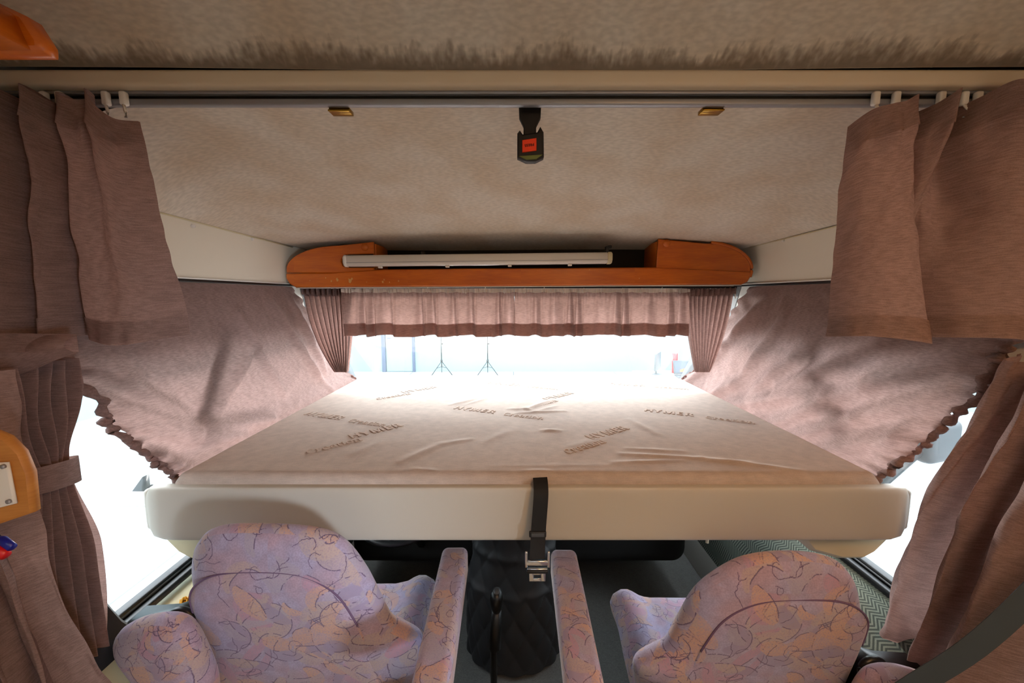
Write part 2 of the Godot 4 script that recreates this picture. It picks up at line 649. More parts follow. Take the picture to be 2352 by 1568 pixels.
func tilted_pane(d: Vector3) -> ArrayMesh:
	var st := stool()
	var ang := atan2(d.z, d.y)
	rbox(st, at(0, 1.23, -2.355, ang), Vector3(2.16, d.length(), 0.006), 0.0005)
	return done(st)

func build_hall() -> void:
	# floor of large slabs with open joints
	var hf := struct("floor_hall", box(Vector3(0, -0.66, -2), Vector3(24, 0.05, 28), 0.002), M.joint)
	var n := 0
	for i in 8:
		for j in 10:
			var x := -10.5 + i * 3.0
			var z := -13.8 + j * 2.8
			part(hf, "slab" if n == 0 else "slab_%03d" % n, box(Vector3(x, -0.62, z), Vector3(2.985, 0.04, 2.785), 0.004), M.hall_floor)
			n += 1
	struct("wall_hall_front", box(Vector3(0, 1.6, -11.65), Vector3(24, 4.5, 0.1), 0.002), M.hall_wall)
	struct("wall_hall_left", box(Vector3(-7.9, 1.6, -2), Vector3(0.1, 4.5, 28), 0.002), M.hall_wall)
	struct("wall_hall_right", box(Vector3(9.0, 1.6, -2), Vector3(0.1, 4.5, 28), 0.002), M.hall_wall)
	struct("wall_hall_back", box(Vector3(0, 1.6, 9), Vector3(24, 4.5, 0.1), 0.002), M.hall_wall)
	# door in the far wall
	var dr := struct("door_1", box(Vector3(-3.4, 0.44, -11.58), Vector3(0.78, 2.05, 0.03), 0.004), M.hall_wall)
	part(dr, "frame", boxes([[-3.86, 0.44, -11.56, 0.11, 2.1, 0.08], [-2.97, 0.44, -11.56, 0.07, 2.1, 0.08], [-3.4, 1.5, -11.56, 0.95, 0.08, 0.08]]), M.steel_blue)
	part(dr, "handle", tubemesh([Vector3(-3.72, 0.42, -11.55), Vector3(-3.72, 0.42, -11.48), Vector3(-3.6, 0.42, -11.48)], 0.012), M.steel_blue)
	# two light stands
	for k in 2:
		var x: float = [-2.06, -0.74][k]
		var s := thing("light_stand", ["thin black tripod lamp stand nearest the hall door, seen through windscreen", "thin black tripod lamp stand further from the hall door, seen through windscreen"][k], "tripod", Vector3(x, -0.6, -11.1), [0.18, 0.06][k], "light stands in the hall")
		part(s, "pole", tubemesh([Vector3(0, 0.22, 0), Vector3(0, 0.9, 0), Vector3(0, 0.91, 0), Vector3(0, 2.2, 0)], [0.016, 0.016, 0.011, 0.011], 8), M.black)
		part(s, "collar", tubemesh([Vector3(0, 0.36, 0), Vector3(0, 0.44, 0)], 0.03, 8), M.black)
		part(s, "knob", box(Vector3(0.03, 0.9, 0), Vector3(0.05, 0.04, 0.03), 0.005), M.black)
		var glow2 := mat(Color(1, 1, 1), 0.7)
		glow2.emission_enabled = true
		glow2.emission = Color(1.0, 0.98, 0.95)
		glow2.emission_energy_multiplier = 4.0
		part(s, "lamp_head", box(Vector3(0, 2.45, -0.03), Vector3(0.84, 0.84, 0.10), 0.02, 2), M.black)
		part(s, "diffuser", box(Vector3(0, 2.45, 0.026), Vector3(0.78, 0.78, 0.012), 0.003), glow2)
		var al := AreaLight3D.new()
		al.name = "light"
		al.area_size = Vector2(0.78, 0.78)
		al.light_color = Color(1.0, 0.98, 0.95)
		al.light_energy = 14.0
		al.area_range = 20.0
		al.shadow_enabled = true
		s.add_child(al)
		al.position = Vector3(0, 2.45, 0.045)
		al.rotation.y = PI
		for q in 3:
			var a := TAU * q / 3.0 + 0.52
			var dd := Vector3(cos(a), 0, sin(a))
			part(s, "leg", tubemesh([Vector3(0, 0.4, 0), dd * 0.34 + Vector3(0, 0.012, 0)], 0.01, 6), M.black)
			part(s, "brace", tubemesh([Vector3(0, 0.24, 0), dd * 0.16 + Vector3(0, 0.215, 0)], 0.007, 6), M.black)
	# desk with two screens on the right
	var dk := thing("desk", "pale desk edge with two screens seen through windscreen right", "desk", Vector3(3.4, -0.6, -7.6))
	part(dk, "desk_top", box(Vector3(0, 0.70, 0), Vector3(1.9, 0.04, 0.8), 0.006), M.white)
	for q in [Vector2(-0.85, -0.34), Vector2(0.85, -0.34), Vector2(-0.85, 0.34), Vector2(0.85, 0.34)]:
		part(dk, "leg", box(Vector3(q.x, 0.34, q.y), Vector3(0.05, 0.68, 0.05), 0.004), M.alu)
	var mo := thing("monitor", "slim grey monitor seen nearly edge-on beyond the windscreen", "monitor", Vector3(2.82, 0.12, -7.6), 1.0)
	part(mo, "screen_case", box(Vector3(0, 0.26, 0), Vector3(0.44, 0.34, 0.03), 0.006), M.grey_plastic)
	part(mo, "stand", box(Vector3(0, 0.064, -0.02), Vector3(0.06, 0.12, 0.03), 0.004), M.grey_plastic)
	part(mo, "foot", box(Vector3(0, 0.006, 0), Vector3(0.22, 0.012, 0.16), 0.004), M.grey_plastic)
	var lp := thing("laptop", "open dark laptop showing an orange picture beyond the windscreen", "laptop", Vector3(3.32, 0.12, -7.45), -0.15)
	part(lp, "keyboard_base", box(Vector3(0, 0.01, 0.12), Vector3(0.42, 0.02, 0.28), 0.005), M.grey_plastic)
	var lid := part(lp, "lid", prismmesh([Vector2(-0.21, 0.0), Vector2(0.21, 0.0), Vector2(0.23, 0.27), Vector2(-0.23, 0.27)], 0.02, at(0, 0.02, -0.04, -0.25), 0.004), M.grey_plastic)
	part(lid, "screen", prismmesh([Vector2(-0.19, 0.03), Vector2(0.19, 0.03), Vector2(0.205, 0.25), Vector2(-0.205, 0.25)], 0.004, at(0, 0.02, -0.028, -0.25), 0.001), M.screen)
	part(lid, "picture", prismmesh([Vector2(-0.1, 0.05), Vector2(0.17, 0.05), Vector2(0.18, 0.12), Vector2(0.02, 0.13), Vector2(-0.1, 0.09)], 0.003, at(0, 0.02, -0.0255, -0.25), 0.001), mat(Color(0.85, 0.35, 0.15), 0.4))
	var can := thing("red_canister", "small red canister standing behind the laptop", "canister", Vector3(3.22, 0.12, -7.75))
	part(can, "body", tubemesh([Vector3(0, 0, 0), Vector3(0, 0.40, 0)], 0.055, 14), M.red)
	part(can, "lid", tubemesh([Vector3(0, 0.40, 0), Vector3(0, 0.43, 0)], 0.045, 14), M.white)
	var cord := []
	for i in 12:
		cord.append(Vector3(2.45 + i * 0.05, 0.13 + 0.012 * absf(sin(i * 1.9)), -7.26 + 0.03 * sin(i * 1.3)))
	lone("cable_tangle", tubemesh(cord, 0.006, 6), M.grey_plastic, "tangled grey cable lying in front of the monitor foot", "cable")
	# studio lamp outside, shining through the right living-area window
	var sb := thing("studio_lamp", "square studio softbox on a stand outside the right rear window", "studio lamp", Vector3(3.3, -0.6, 2.75))
	var look := Basis.looking_at(Vector3(-0.40, 1.15, -0.9) - Vector3(3.3, 1.2, 2.75), Vector3.UP)
	part(sb, "pole", tubemesh([Vector3(0.06, 0.02, 0.06), Vector3(0.06, 1.8, 0.06)], 0.014, 8), M.black)
	for q in 3:
		var a := TAU * q / 3.0
		part(sb, "leg", tubemesh([Vector3(0.06, 0.5, 0.06), Vector3(0.06 + 0.42 * cos(a), 0.012, 0.06 + 0.42 * sin(a))], 0.011, 6), M.black)
	var glow := mat(Color(0.95, 0.97, 1.0), 0.7)
	glow.emission_enabled = true
	glow.emission = Color(0.86, 0.93, 1.0)
	glow.emission_energy_multiplier = 3.0
	var hst := stool()
	rbox(hst, Transform3D(look, Vector3(0, 1.8, 0)) * at(0, 0, 0.06), Vector3(0.66, 0.66, 0.1), 0.01)
	part(sb, "housing", done(hst), M.black)
	var dst := stool()
	rbox(dst, Transform3D(look, Vector3(0, 1.8, 0)), Vector3(0.62, 0.62, 0.012), 0.003)
	part(sb, "diffuser", done(dst), glow)
	var al := AreaLight3D.new()
	al.name = "light"
	al.area_size = Vector2(0.6, 0.6)
	al.light_color = Color(0.86, 0.93, 1.0)
	al.light_energy = 5.5
	al.area_range = 12.0
	al.shadow_enabled = true
	sb.add_child(al)
	al.transform = Transform3D(look, Vector3(0, 1.8, 0) + look * Vector3(0, 0, -0.02))
	# red fitting and rod on far wall
	var fx := thing("wall_bracket", "small red bracket with rod mounted on bright hall wall", "bracket", Vector3(1.86, 0.75, -11.55))
	part(fx, "rod", tubemesh([Vector3(-0.22, 0.9, 0), Vector3(-0.22, -0.25, 0)], 0.022, 8), M.grey_plastic)
	part(fx, "knob", tubemesh([Vector3(0, -0.05, 0), Vector3(0, 0.14, 0.02)], 0.05, 10), M.red)
	part(fx, "arm", tubemesh([Vector3(-0.22, 0.0, 0), Vector3(0.2, 0.0, 0.02)], 0.014, 8), M.red)
	# door mirrors outside the side windows
	var ml := thing("door_mirror", "small dark mirror wedge outside left window beside the bed corner", "mirror", Vector3(-1.275, 1.03, -1.24))
	part(ml, "wedge", prismmesh([Vector2(0, 0), Vector2(0.04, 0), Vector2(0.04, 0.05)], 0.03, at(-0.02, -0.02, 0), 0.003), M.grey_plastic)
	part(ml, "arm", tubemesh([Vector3(0.03, -0.01, 0), Vector3(0.19, -0.10, 0)], 0.01, 8), M.black)
	var mr := thing("door_mirror", "grey door mirror outside right side window behind the curtain", "mirror", Vector3(1.36, 1.16, -1.28), 0.3)
	part(mr, "housing", box(Vector3(0.06, 0, 0), Vector3(0.16, 0.15, 0.07), 0.03, 3), mat(Color(0.2, 0.21, 0.22), 0.5))
	part(mr, "arm", tubemesh([Vector3(0, -0.02, 0), Vector3(-0.25, -0.24, -0.05)], 0.012, 8), M.black)

# ---------------------------------------------------------------- ceilings
func rear_y(x: float, z: float) -> float:
	var a := absf(x)
	var y := 2.165
	if a > 0.84:
		y -= 0.085 * pow((a - 0.84) / 0.23, 2.0)
	if z < -0.66:
		y = lerpf(y, 2.082, pow((-0.66 - z) / 0.145, 2.0))
	y += 0.004 * sin(x * 3.1 + z * 2.0)
	return y

func front_y(x: float, z: float) -> float:
	var t := (-0.845 - z) / (-0.845 + 1.76)
	var yc := lerpf(2.045, 1.905, pow(clampf(t, 0.0, 1.3), 1.25))
	var ys := lerpf(1.892, 1.872, clampf(t, 0.0, 1.0))
	return lerpf(yc, minf(ys, yc), pow(minf(absf(x) / 1.03, 1.0), lerpf(11.0, 3.2, clampf(t * 1.4, 0.0, 1.0))))

func build_ceiling() -> void:
	var piece := func(x0: float, x1: float, z0: float, z1: float, nu: int, nv: int) -> ArrayMesh:
		return sheet(nu, nv, func(u: float, v: float) -> Vector3:
			var x := lerpf(x0, x1, u)
			var z := lerpf(z0, z1, v)
			return Vector3(x, rear_y(x, z), z), 1.0, (x1 - x0) / 2.14, (z1 - z0) / 1.1)
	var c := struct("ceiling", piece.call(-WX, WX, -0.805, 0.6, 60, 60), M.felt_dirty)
	part(c, "rear_lining", piece.call(-WX, WX, 1.15, 2.6, 40, 10), M.felt)
	part(c, "side_lining", piece.call(-WX, -0.25, 0.6, 1.15, 20, 8), M.felt)
	part(c, "side_lining", piece.call(0.25, WX, 0.6, 1.15, 20, 8), M.felt)
	struct("ceiling_front", sheet(60, 40, func(u: float, v: float) -> Vector3:
		var x := lerpf(-1.03, 1.03, u)
		var z := lerpf(-0.842, -1.95, v)
		return Vector3(x, front_y(x, z) + 0.003 * sin(x * 4.0) * sin(z * 6.0), z), 1.0, 1.0, 1.0), M.felt)
	# cream beam and grey curtain track
	struct("trim_2", box(Vector3(0, 2.066, -0.822), Vector3(2.14, 0.030, 0.042), 0.008, 3), M.cream_trim)
	var rail := thing("curtain_rail", "grey metal curtain track along ceiling beam above the bed", "curtain rail", Vector3(0, 2.04, -0.835))
	part(rail, "upper_lip", box(Vector3(0, 0.008, 0.006), Vector3(2.12, 0.006, 0.018), 0.002), M.alu)
	part(rail, "channel", box(Vector3(0, 0.0, 0.000), Vector3(2.12, 0.010, 0.010), 0.001), M.black)
	part(rail, "face", box(Vector3(0, -0.008, 0.004), Vector3(2.12, 0.012, 0.016), 0.003), M.alu)
	var gl := [-0.955, -0.925, -0.835, -0.80, 0.672, 0.712, 0.80, 0.845, 0.872]
	for i in gl.size():
		var g := part(rail, "glider", box(Vector3(gl[i], -0.006, 0.018), Vector3(0.013, 0.026, 0.012), 0.004, 2), M.white, "white plastic curtain glider")
		part(g, "hook", tubemesh([Vector3(gl[i], -0.018, 0.02), Vector3(gl[i] + 0.006, -0.032, 0.024), Vector3(gl[i] + 0.002, -0.042, 0.02)], 0.003, 6), M.white)
	# cheeks between ceiling seam and side windows
	for s in [-1, 1]:
		var ch := struct("trim_3" if s < 0 else "trim_4", sheet(30, 12, func(u: float, v: float) -> Vector3:
			var z := lerpf(-0.84, -1.92, u)
			var y := lerpf(front_y(1.03, z) + 0.001, 1.705, v)
			return Vector3(s * (1.03 + 0.022 * v + 0.006 * sin(PI * v)), y, z), 1.0, 1.0, 0.3), M.vinyl)
		part(ch, "seam_bead", tubemesh([Vector3(s * 1.028, front_y(1.03, -0.85) - 0.003, -0.85), Vector3(s * 1.028, front_y(1.03, -1.4) - 0.003, -1.4), Vector3(s * 1.028, front_y(1.03, -1.8) - 0.003, -1.8)], 0.0025, 6), M.cream)
		part(ch, "edge_bead", box(Vector3(s * 1.05, 1.706, -1.38), Vector3(0.012, 0.006, 1.06), 0.002), M.white)
		part(ch, "seal", box(Vector3(s * 1.05, 1.699, -1.38), Vector3(0.014, 0.008, 1.06), 0.002), M.rubber)
		for z in ([-1.25, -1.53] if s < 0 else [-1.58]):
			part(ch, "screw_cap", tubemesh([Vector3(s * 1.04, 1.868, z), Vector3(s * 1.026, 1.866, z)], [0.007, 0.005], 10), M.white)
	# brass clips below the rail
	for i in 2:
		var x: float = [-0.389, 0.366][i]
		var y: float = [2.024, 2.025][i]
		var b := lone("brass_clip", boxes([[x, y, -0.85, 0.042, 0.008, 0.022], [x, y - 0.003, -0.84, 0.042, 0.003, 0.012]], 0.001), M.brass, ["small brass plate under curtain rail, left of hanging buckle", "small brass plate under curtain rail, right of hanging buckle"][i], "bracket", "brass plates under the rail")
	# belt buckle hanging from the ceiling
	var bk := thing("belt_buckle", "black seat belt buckle with orange button hanging from ceiling", "belt buckle", Vector3(-0.003, 2.04, -0.86))
	part(bk, "sleeve", prismmesh([Vector2(-0.023, 0.0), Vector2(0.023, 0.0), Vector2(0.022, -0.025), Vector2(0.013, -0.042), Vector2(0.013, -0.07), Vector2(-0.013, -0.07), Vector2(-0.013, -0.042), Vector2(-0.022, -0.025)], 0.012, at(0, 0, 0), 0.002), M.black)
	part(bk, "body", prismmesh([Vector2(-0.026, -0.058), Vector2(-0.021, -0.052), Vector2(-0.015, -0.060), Vector2(0.015, -0.056), Vector2(0.021, -0.045), Vector2(0.028, -0.056), Vector2(0.029, -0.104), Vector2(0.012, -0.112), Vector2(-0.008, -0.112), Vector2(-0.026, -0.104)], 0.024, at(0, 0, 0.002), 0.003), M.black)
	part(bk, "slot_end", prismmesh([Vector2(-0.023, -0.1035), Vector2(0.026, -0.1005), Vector2(0.013, -0.1095), Vector2(-0.007, -0.1105)], 0.026, at(0, 0, 0.0025), 0.001), M.olive)
	var pb := part(bk, "press_button", prismmesh([Vector2(-0.016, -0.073), Vector2(0.013, -0.069), Vector2(0.013, -0.093), Vector2(-0.016, -0.097)], 0.005, at(0, 0, 0.0155), 0.001), M.orange, "orange press button")
	var tm := TextMesh.new()
	tm.text = "PRESS"
	tm.font = font(700)
	tm.font_size = 24
	tm.pixel_size = 0.0003
	tm.depth = 0.0006
	var to := part(pb, "lettering", tm, M.ink)
	to.transform = at(-0.0015, -0.0832, 0.0182, 0, 0, PI + 0.13)

func font(w: int, it := false) -> SystemFont:
	var f := SystemFont.new()
	f.font_names = PackedStringArray(["Droid Serif" if it else "Droid Sans"])
	f.font_weight = w
	f.font_italic = it
	return f

# ---------------------------------------------------------------- wooden console over the windscreen
func build_console() -> void:
	var z := -1.76
	var c := thing("overhead_console", "orange-brown wooden overhead console with rounded ends above windscreen curtain", "console", Vector3(0, 0, 0))
	var left := [Vector2(-1.035, 1.752)]
	for i in 13:
		var a := PI - (PI * 0.5) * i / 12.0
		left.append(Vector2(-0.80 + 0.235 * cos(a), 1.765 + 0.105 * sin(a)))
	left.append(Vector2(-0.646, 1.886))
	left.append(Vector2(-0.646, 1.835))
	left.append(Vector2(-0.765, 1.832))
	left.append(Vector2(-0.785, 1.822))
	left.append(Vector2(-0.792, 1.802))
	left.append(Vector2(-0.785, 1.783))
	left.append(Vector2(-0.765, 1.776))
	left.append(Vector2(-0.648, 1.776))
	left.append(Vector2(-0.648, 1.752))
	part(c, "end_panel", prismmesh(left, 0.018, at(0, 0, z), 0.003, 2.0), M.wood)
	var right := [Vector2(1.012, 1.752)]
	for i in 13:
		var a := (PI * 0.5) * i / 12.0
		right.append(Vector2(0.80 + 0.212 * cos(a), 1.765 + 0.115 * sin(a)))
	right.append(Vector2(0.600, 1.898))
	right.append(Vector2(0.596, 1.752))
	part(c, "end_panel", prismmesh(right, 0.018, at(0, 0, z), 0.003, 2.0), M.wood)
	var low := [Vector2(-1.035, 1.750), Vector2(-1.036, 1.725), Vector2(-1.022, 1.703), Vector2(-0.995, 1.688), Vector2(0.975, 1.701), Vector2(1.0, 1.712), Vector2(1.012, 1.735), Vector2(1.012, 1.758), Vector2(0.6, 1.776), Vector2(-0.6, 1.768), Vector2(-0.85, 1.752)]
	part(c, "lower_board", prismmesh(low, 0.022, at(0, 0, z + 0.003), 0.005, 2.0), M.wood)
	# rim round the right end, and the shelf and back of the open compartment
	var rimp := []
	for i in 17:
		var a := -0.25 + (PI * 0.5 + 0.1) * i / 16.0
		rimp.append(Vector3(0.80 + 0.218 * cos(a), 1.765 + 0.120 * sin(a), z + 0.004))
	part(c, "edge_strip", tubemesh(rimp, 0.008, 8), M.wood)
	part(c, "shelf", box(Vector3(0, 1.715, z - 0.09), Vector3(2.0, 0.015, 0.17), 0.002), M.dash)
	part(c, "back_panel", box(Vector3(0, 1.81, z - 0.175), Vector3(2.04, 0.2, 0.008), 0.002), M.dash)
	part(c, "divider", box(Vector3(-0.648, 1.815, z - 0.09), Vector3(0.014, 0.13, 0.16), 0.002), M.wood)
	part(c, "divider", box(Vector3(0.606, 1.82, z - 0.09), Vector3(0.014, 0.14, 0.16), 0.002), M.wood)
	for q in [Vector2(-0.684, 1.863), Vector2(0.636, 1.880)]:
		part(c, "cover_cap", tubemesh([Vector3(q.x, q.y, z + 0.006), Vector3(q.x, q.y, z + 0.0125)], [0.0165, 0.0155], 20), M.wood)
	part(c, "edge_trim", prismmesh([Vector2(-0.995, 1.684), Vector2(0.975, 1.697), Vector2(0.975, 1.701), Vector2(-0.995, 1.688)], 0.014, at(0, 0, z + 0.004), 0.001), M.white)
	# flaked spots in the varnish
	var sp := RandomNumberGenerator.new()
	sp.seed = 9
	var pale := mat(Color(0.86, 0.66, 0.40), 0.7)
	for q in [[-0.81, 1.722, 0.010], [-0.835, 1.716, 0.006], [-0.755, 1.717, 0.014], [-0.745, 1.726, 0.009], [-0.61, 1.712, 0.008], [-0.604, 1.722, 0.005], [-0.58, 1.711, 0.004], [-0.54, 1.717, 0.006], [-0.86, 1.73, 0.004], [-0.93, 1.718, 0.003], [-0.68, 1.712, 0.003], [0.30, 1.765, 0.003], [0.52, 1.728, 0.003]]:
		var poly := []
		for i in 9:
			var a := TAU * i / 9.0
			var r: float = q[2] * sp.randf_range(0.45, 1.0)
			poly.append(Vector2(q[0] + cos(a) * r * 0.75, q[1] + sin(a) * r))
		part(c, "flaked_spot", prismmesh(poly, 0.0006, at(0, 0, z + 0.0142), 0.0002), pale)
	# long white strip fixture in front of the open compartment
	var s := thing("strip_fixture", "long white plastic strip fixture mounted in open wooden console", "light fixture", Vector3(-0.19, 1.807, -1.722), 0, "")
	s.rotation.z = 0.0115
	var prof := [Vector2(-0.02, 0.0235), Vector2(0.008, 0.0235), Vector2(0.016, 0.016), Vector2(0.016, -0.012), Vector2(0.010, -0.022), Vector2(-0.02, -0.0235)]
	var yz := Transform3D(Basis(Vector3(0, 0, 1), Vector3(0, 1, 0), Vector3(-1, 0, 0)), Vector3.ZERO)
	part(s, "housing", prismmesh(prof, 1.12, yz, 0.002), M.white)
	part(s, "groove", box(Vector3(0, -0.008, 0.0162), Vector3(1.12, 0.002, 0.001), 0.0003), M.alu)
	var cap := [Vector2(-0.022, 0.025), Vector2(0.010, 0.025), Vector2(0.018, 0.017), Vector2(0.018, -0.010), Vector2(0.006, -0.025), Vector2(-0.022, -0.025)]
	part(s, "end_cap", prismmesh(cap, 0.022, Transform3D(yz.basis, Vector3(0.570, 0, 0)), 0.005), M.cream)
	part(s, "end_cap", prismmesh(cap, 0.018, Transform3D(yz.basis, Vector3(-0.568, 0, 0)), 0.006), M.white)
	for x in [-0.42, -0.13, 0.14, 0.40]:
		part(s, "clip", box(Vector3(x, -0.027, 0.0), Vector3(0.016, 0.010, 0.02), 0.002), M.white)
	part(s, "cable_plug", boxes([[0.560, 0.036, -0.002, 0.016, 0.028, 0.02], [0.568, 0.047, 0.004, 0.02, 0.012, 0.016]], 0.003), M.black)
	part(s, "bracket", box(Vector3(-0.235, 0.030, -0.01), Vector3(0.018, 0.018, 0.02), 0.003), M.black)

# ---------------------------------------------------------------- bed
func build_bed() -> void:
	var bed := thing("drop_down_bed", "lowered drop-down bed frame with cream padded front board", "bed frame", Vector3(0, 1.02, -0.96))
	# padded front board with rounded ends
	part(bed, "front_board", sheet(80, 28, func(u: float, v: float) -> Vector3:
		var hw := 0.992
		var x := lerpf(-hw, hw, u)
		var a := v * TAU
		var e := Vector2(cos(a), sin(a))
		var sq := Vector2(signf(e.x) * pow(absf(e.x), 0.35), signf(e.y) * pow(absf(e.y), 0.35))
		var edge := clampf((hw - absf(x)) / 0.03, 0.0, 1.0)
		var k := pow(1.0 - pow(1.0 - edge, 2.5), 0.5)
		var low := lerpf(0.78, 1.0, smoothstep(0.0, 0.06, hw - absf(x))) if sq.y < 0 else 1.0
		return Vector3(x, 0.072 + sq.y * 0.073 * (0.55 + 0.45 * k) * low, 0.012 - 0.016 + sq.x * 0.017 * (0.25 + 0.75 * k)), 1.0), M.board)
	part(bed, "end_cap", box(Vector3(-0.982, 0.08, -0.006), Vector3(0.02, 0.11, 0.022), 0.01, 3), M.board)
	part(bed, "end_cap", box(Vector3(0.982, 0.08, -0.006), Vector3(0.02, 0.11, 0.022), 0.01, 3), M.board)
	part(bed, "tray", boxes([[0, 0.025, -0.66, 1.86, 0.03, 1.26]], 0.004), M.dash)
	for s in [-1, 1]:
		part(bed, "corner_bracket", prismmesh([Vector2(s * 0.985, 0.03), Vector2(s * 0.70, 0.03), Vector2(s * 0.78, -0.065), Vector2(s * 0.86, -0.088), Vector2(s * 0.925, -0.088), Vector2(s * 0.955, -0.07), Vector2(s * 1.015, 0.0)], 0.10, at(0, 0, -0.085), 0.012), M.cream)
	# mattress
	var folds := [
		[-0.30, -1.62, -0.20, -1.72, 0.012, 0.010], [-0.24, -1.62, -0.16, -1.72, 0.010, 0.007], [0.0, -1.53, 0.14, -1.70, 0.014, 0.014],
		[-0.05, -1.56, 0.04, -1.545, 0.010, 0.012], [-0.02, -1.50, 0.17, -1.53, 0.011, 0.013], [0.05, -1.52, 0.14, -1.60, 0.010, 0.008],
		[0.065, -1.30, 0.12, -1.30, 0.011, 0.011], [0.40, -1.42, 0.44, -1.27, 0.016, 0.010], [0.28, -1.10, 0.50, -1.07, 0.010, 0.009], [0.50, -1.07, 0.72, -0.99, 0.012, 0.010],
		[0.24, -1.04, 0.44, -1.055, 0.009, 0.008], [0.31, -1.14, 0.47, -1.12, 0.009, 0.006], [0.46, -1.07, 0.60, -1.03, 0.009, 0.006], [0.55, -1.045, 0.64, -1.045, 0.007, 0.004],
		[-0.35, -1.05, -0.26, -1.18, 0.016, 0.006], [-0.26, -1.18, -0.17, -1.22, 0.013, 0.005], [-0.12, -1.20, -0.05, -1.30, 0.02, 0.004], [-0.50, -1.10, -0.46, -1.20, 0.018, 0.005],
		[-0.31, -1.003, -0.27, -0.993, 0.006, 0.004], [-0.27, -0.999, -0.235, -0.986, 0.006, 0.004], [-0.1, -1.02, 0.3, -1.025, 0.009, 0.002], [0.0, -0.99, 0.06, -0.99, 0.008, 0.004], [0.13, -1.15, 0.28, -1.24, 0.02, 0.004]]
	var nz := noise(FastNoiseLite.TYPE_SIMPLEX_SMOOTH, 3.0, 8, 3)
	var ma := thing("mattress", "beige fitted mattress with embossed lettering on the lowered bed", "mattress", Vector3(0, 1.06, -0.985))
	var outline := func(z: float) -> float:
		# half width; corners rounded towards the windscreen
		var hw := 0.918
		var far := -2.27 - z
		if far > -0.14:
			hw -= 0.14 - sqrt(maxf(0.0, 0.14 * 0.14 - pow(far + 0.14, 2.0)))
		return hw
	part(ma, "cover", sheet(220, 190, func(u: float, v: float) -> Vector3:
		# v: up the front face, over the rounded edge, along the top, down the back
		var z := 0.0
		var y := 0.0
		var r := 0.022
		if v < 0.06:
			z = -0.968
			y = lerpf(1.07, 1.192 - r, v / 0.06)
		elif v < 0.10:
			var a := (v - 0.06) / 0.04 * PI * 0.5
			z = -0.968 - r * (1.0 - cos(a))
			y = 1.192 - r + r * sin(a)
		elif v < 0.95:
			z = lerpf(-0.968 - r, -2.24, (v - 0.10) / 0.85)
			y = 1.192
		else:
			var a := (v - 0.95) / 0.05
			z = -2.24 - 0.03 * sin(minf(a * 2.0, 1.0) * PI * 0.5)
			y = 1.192 - 0.12 * a * a
		var hw: float = outline.call(z)
		var x := 0.0
		if u < 0.05:
			x = -hw
			y = minf(y, lerpf(1.07, 1.175, u / 0.05))
		elif u > 0.95:
			x = hw
			y = minf(y, lerpf(1.07, 1.175, (1.0 - u) / 0.05))
		else:
			var q := (u - 0.05) / 0.90 * 2.0 - 1.0
			x = hw * q
			var ed := (1.0 - absf(q)) * hw
			if ed < 0.02:
				y -= 0.017 * pow(1.0 - ed / 0.02, 2.0)
			if y > 1.18:
				y += 0.5 * creases(Vector2(x, z), folds) + 0.0008 * nz.get_noise_2d(x, z)
		return Vector3(x, y - 1.06, z + 0.985), 0.5, 1.9, 1.4), M.mattress)
	var words := [[-0.63, -1.09, 0.74], [-0.63, -1.69, 0.70], [0.05, -1.56, 0.74], [0.13, -1.09, 0.60], [-0.29, -1.55, -0.36], [0.48, -1.52, -0.42], [-0.86, -1.47, -0.36], [-0.18, -2.02, -0.36], [0.46, -2.00, -0.30]]
	for w in words:
		var root := Transform3D(Basis(Vector3.UP, w[2]), Vector3(w[0], 1.1936 - 1.06, w[1] + 0.985)) * Transform3D(Basis(Vector3.RIGHT, -PI * 0.5), Vector3.ZERO)
		for k in 2:
			var tm := TextMesh.new()
			tm.text = ["Creation", "HYMER"][k] if w[2] > 0 else ["HYMER", "Creation"][k]
			var big: bool = tm.text == "HYMER"
			tm.font = font(800 if big else 400, not big)
			tm.font_size = 32
			tm.pixel_size = 0.0017 if big else 0.00125
			tm.depth = 0.0012
			tm.horizontal_alignment = HORIZONTAL_ALIGNMENT_LEFT
			tm.vertical_alignment = VERTICAL_ALIGNMENT_BOTTOM
			var to := part(ma, "embossed_lettering", tm, M.emboss)
			to.transform = root * Transform3D(Basis.IDENTITY, Vector3([0.0, 0.14 if w[2] > 0 else 0.225][k], [0.0, 0.038][k] if w[2] > 0 else [0.0, -0.004][k], 0))
	# retaining strap
	var strap := thing("retaining_strap", "black webbing strap with chrome tongue hanging over bed board", "strap", Vector3(0.03, 1.17, -0.93))
	part(strap, "webbing", ribbon([Vector3(0.003, 0.012, -0.04), Vector3(0.003, 0.004, -0.015), Vector3(0.002, -0.02, 0.004), Vector3(-0.004, -0.10, 0.014), Vector3(-0.008, -0.165, 0.030)], Vector3(1, 0.06, 0), 0.037, 0.0025), M.webbing)
	part(strap, "slider", box(Vector3(-0.006, -0.108, 0.016), Vector3(0.043, 0.016, 0.008), 0.003, 2), M.black)
	part(strap, "slider_plate", box(Vector3(-0.006, -0.108, 0.0205), Vector3(0.032, 0.010, 0.002), 0.0008), M.grey_plastic)
	var tg := part(strap, "tongue_frame", boxes([[-0.035, -0.163, 0.034, 0.007, 0.042, 0.006], [0.020, -0.163, 0.034, 0.007, 0.042, 0.006], [-0.0075, -0.172, 0.034, 0.055, 0.013, 0.006], [-0.0075, -0.190, 0.034, 0.05, 0.009, 0.008]], 0.002), M.chrome, "chrome belt tongue")
	part(tg, "grip", box(Vector3(-0.0075, -0.192, 0.037), Vector3(0.053, 0.009, 0.010), 0.003, 2), M.black)
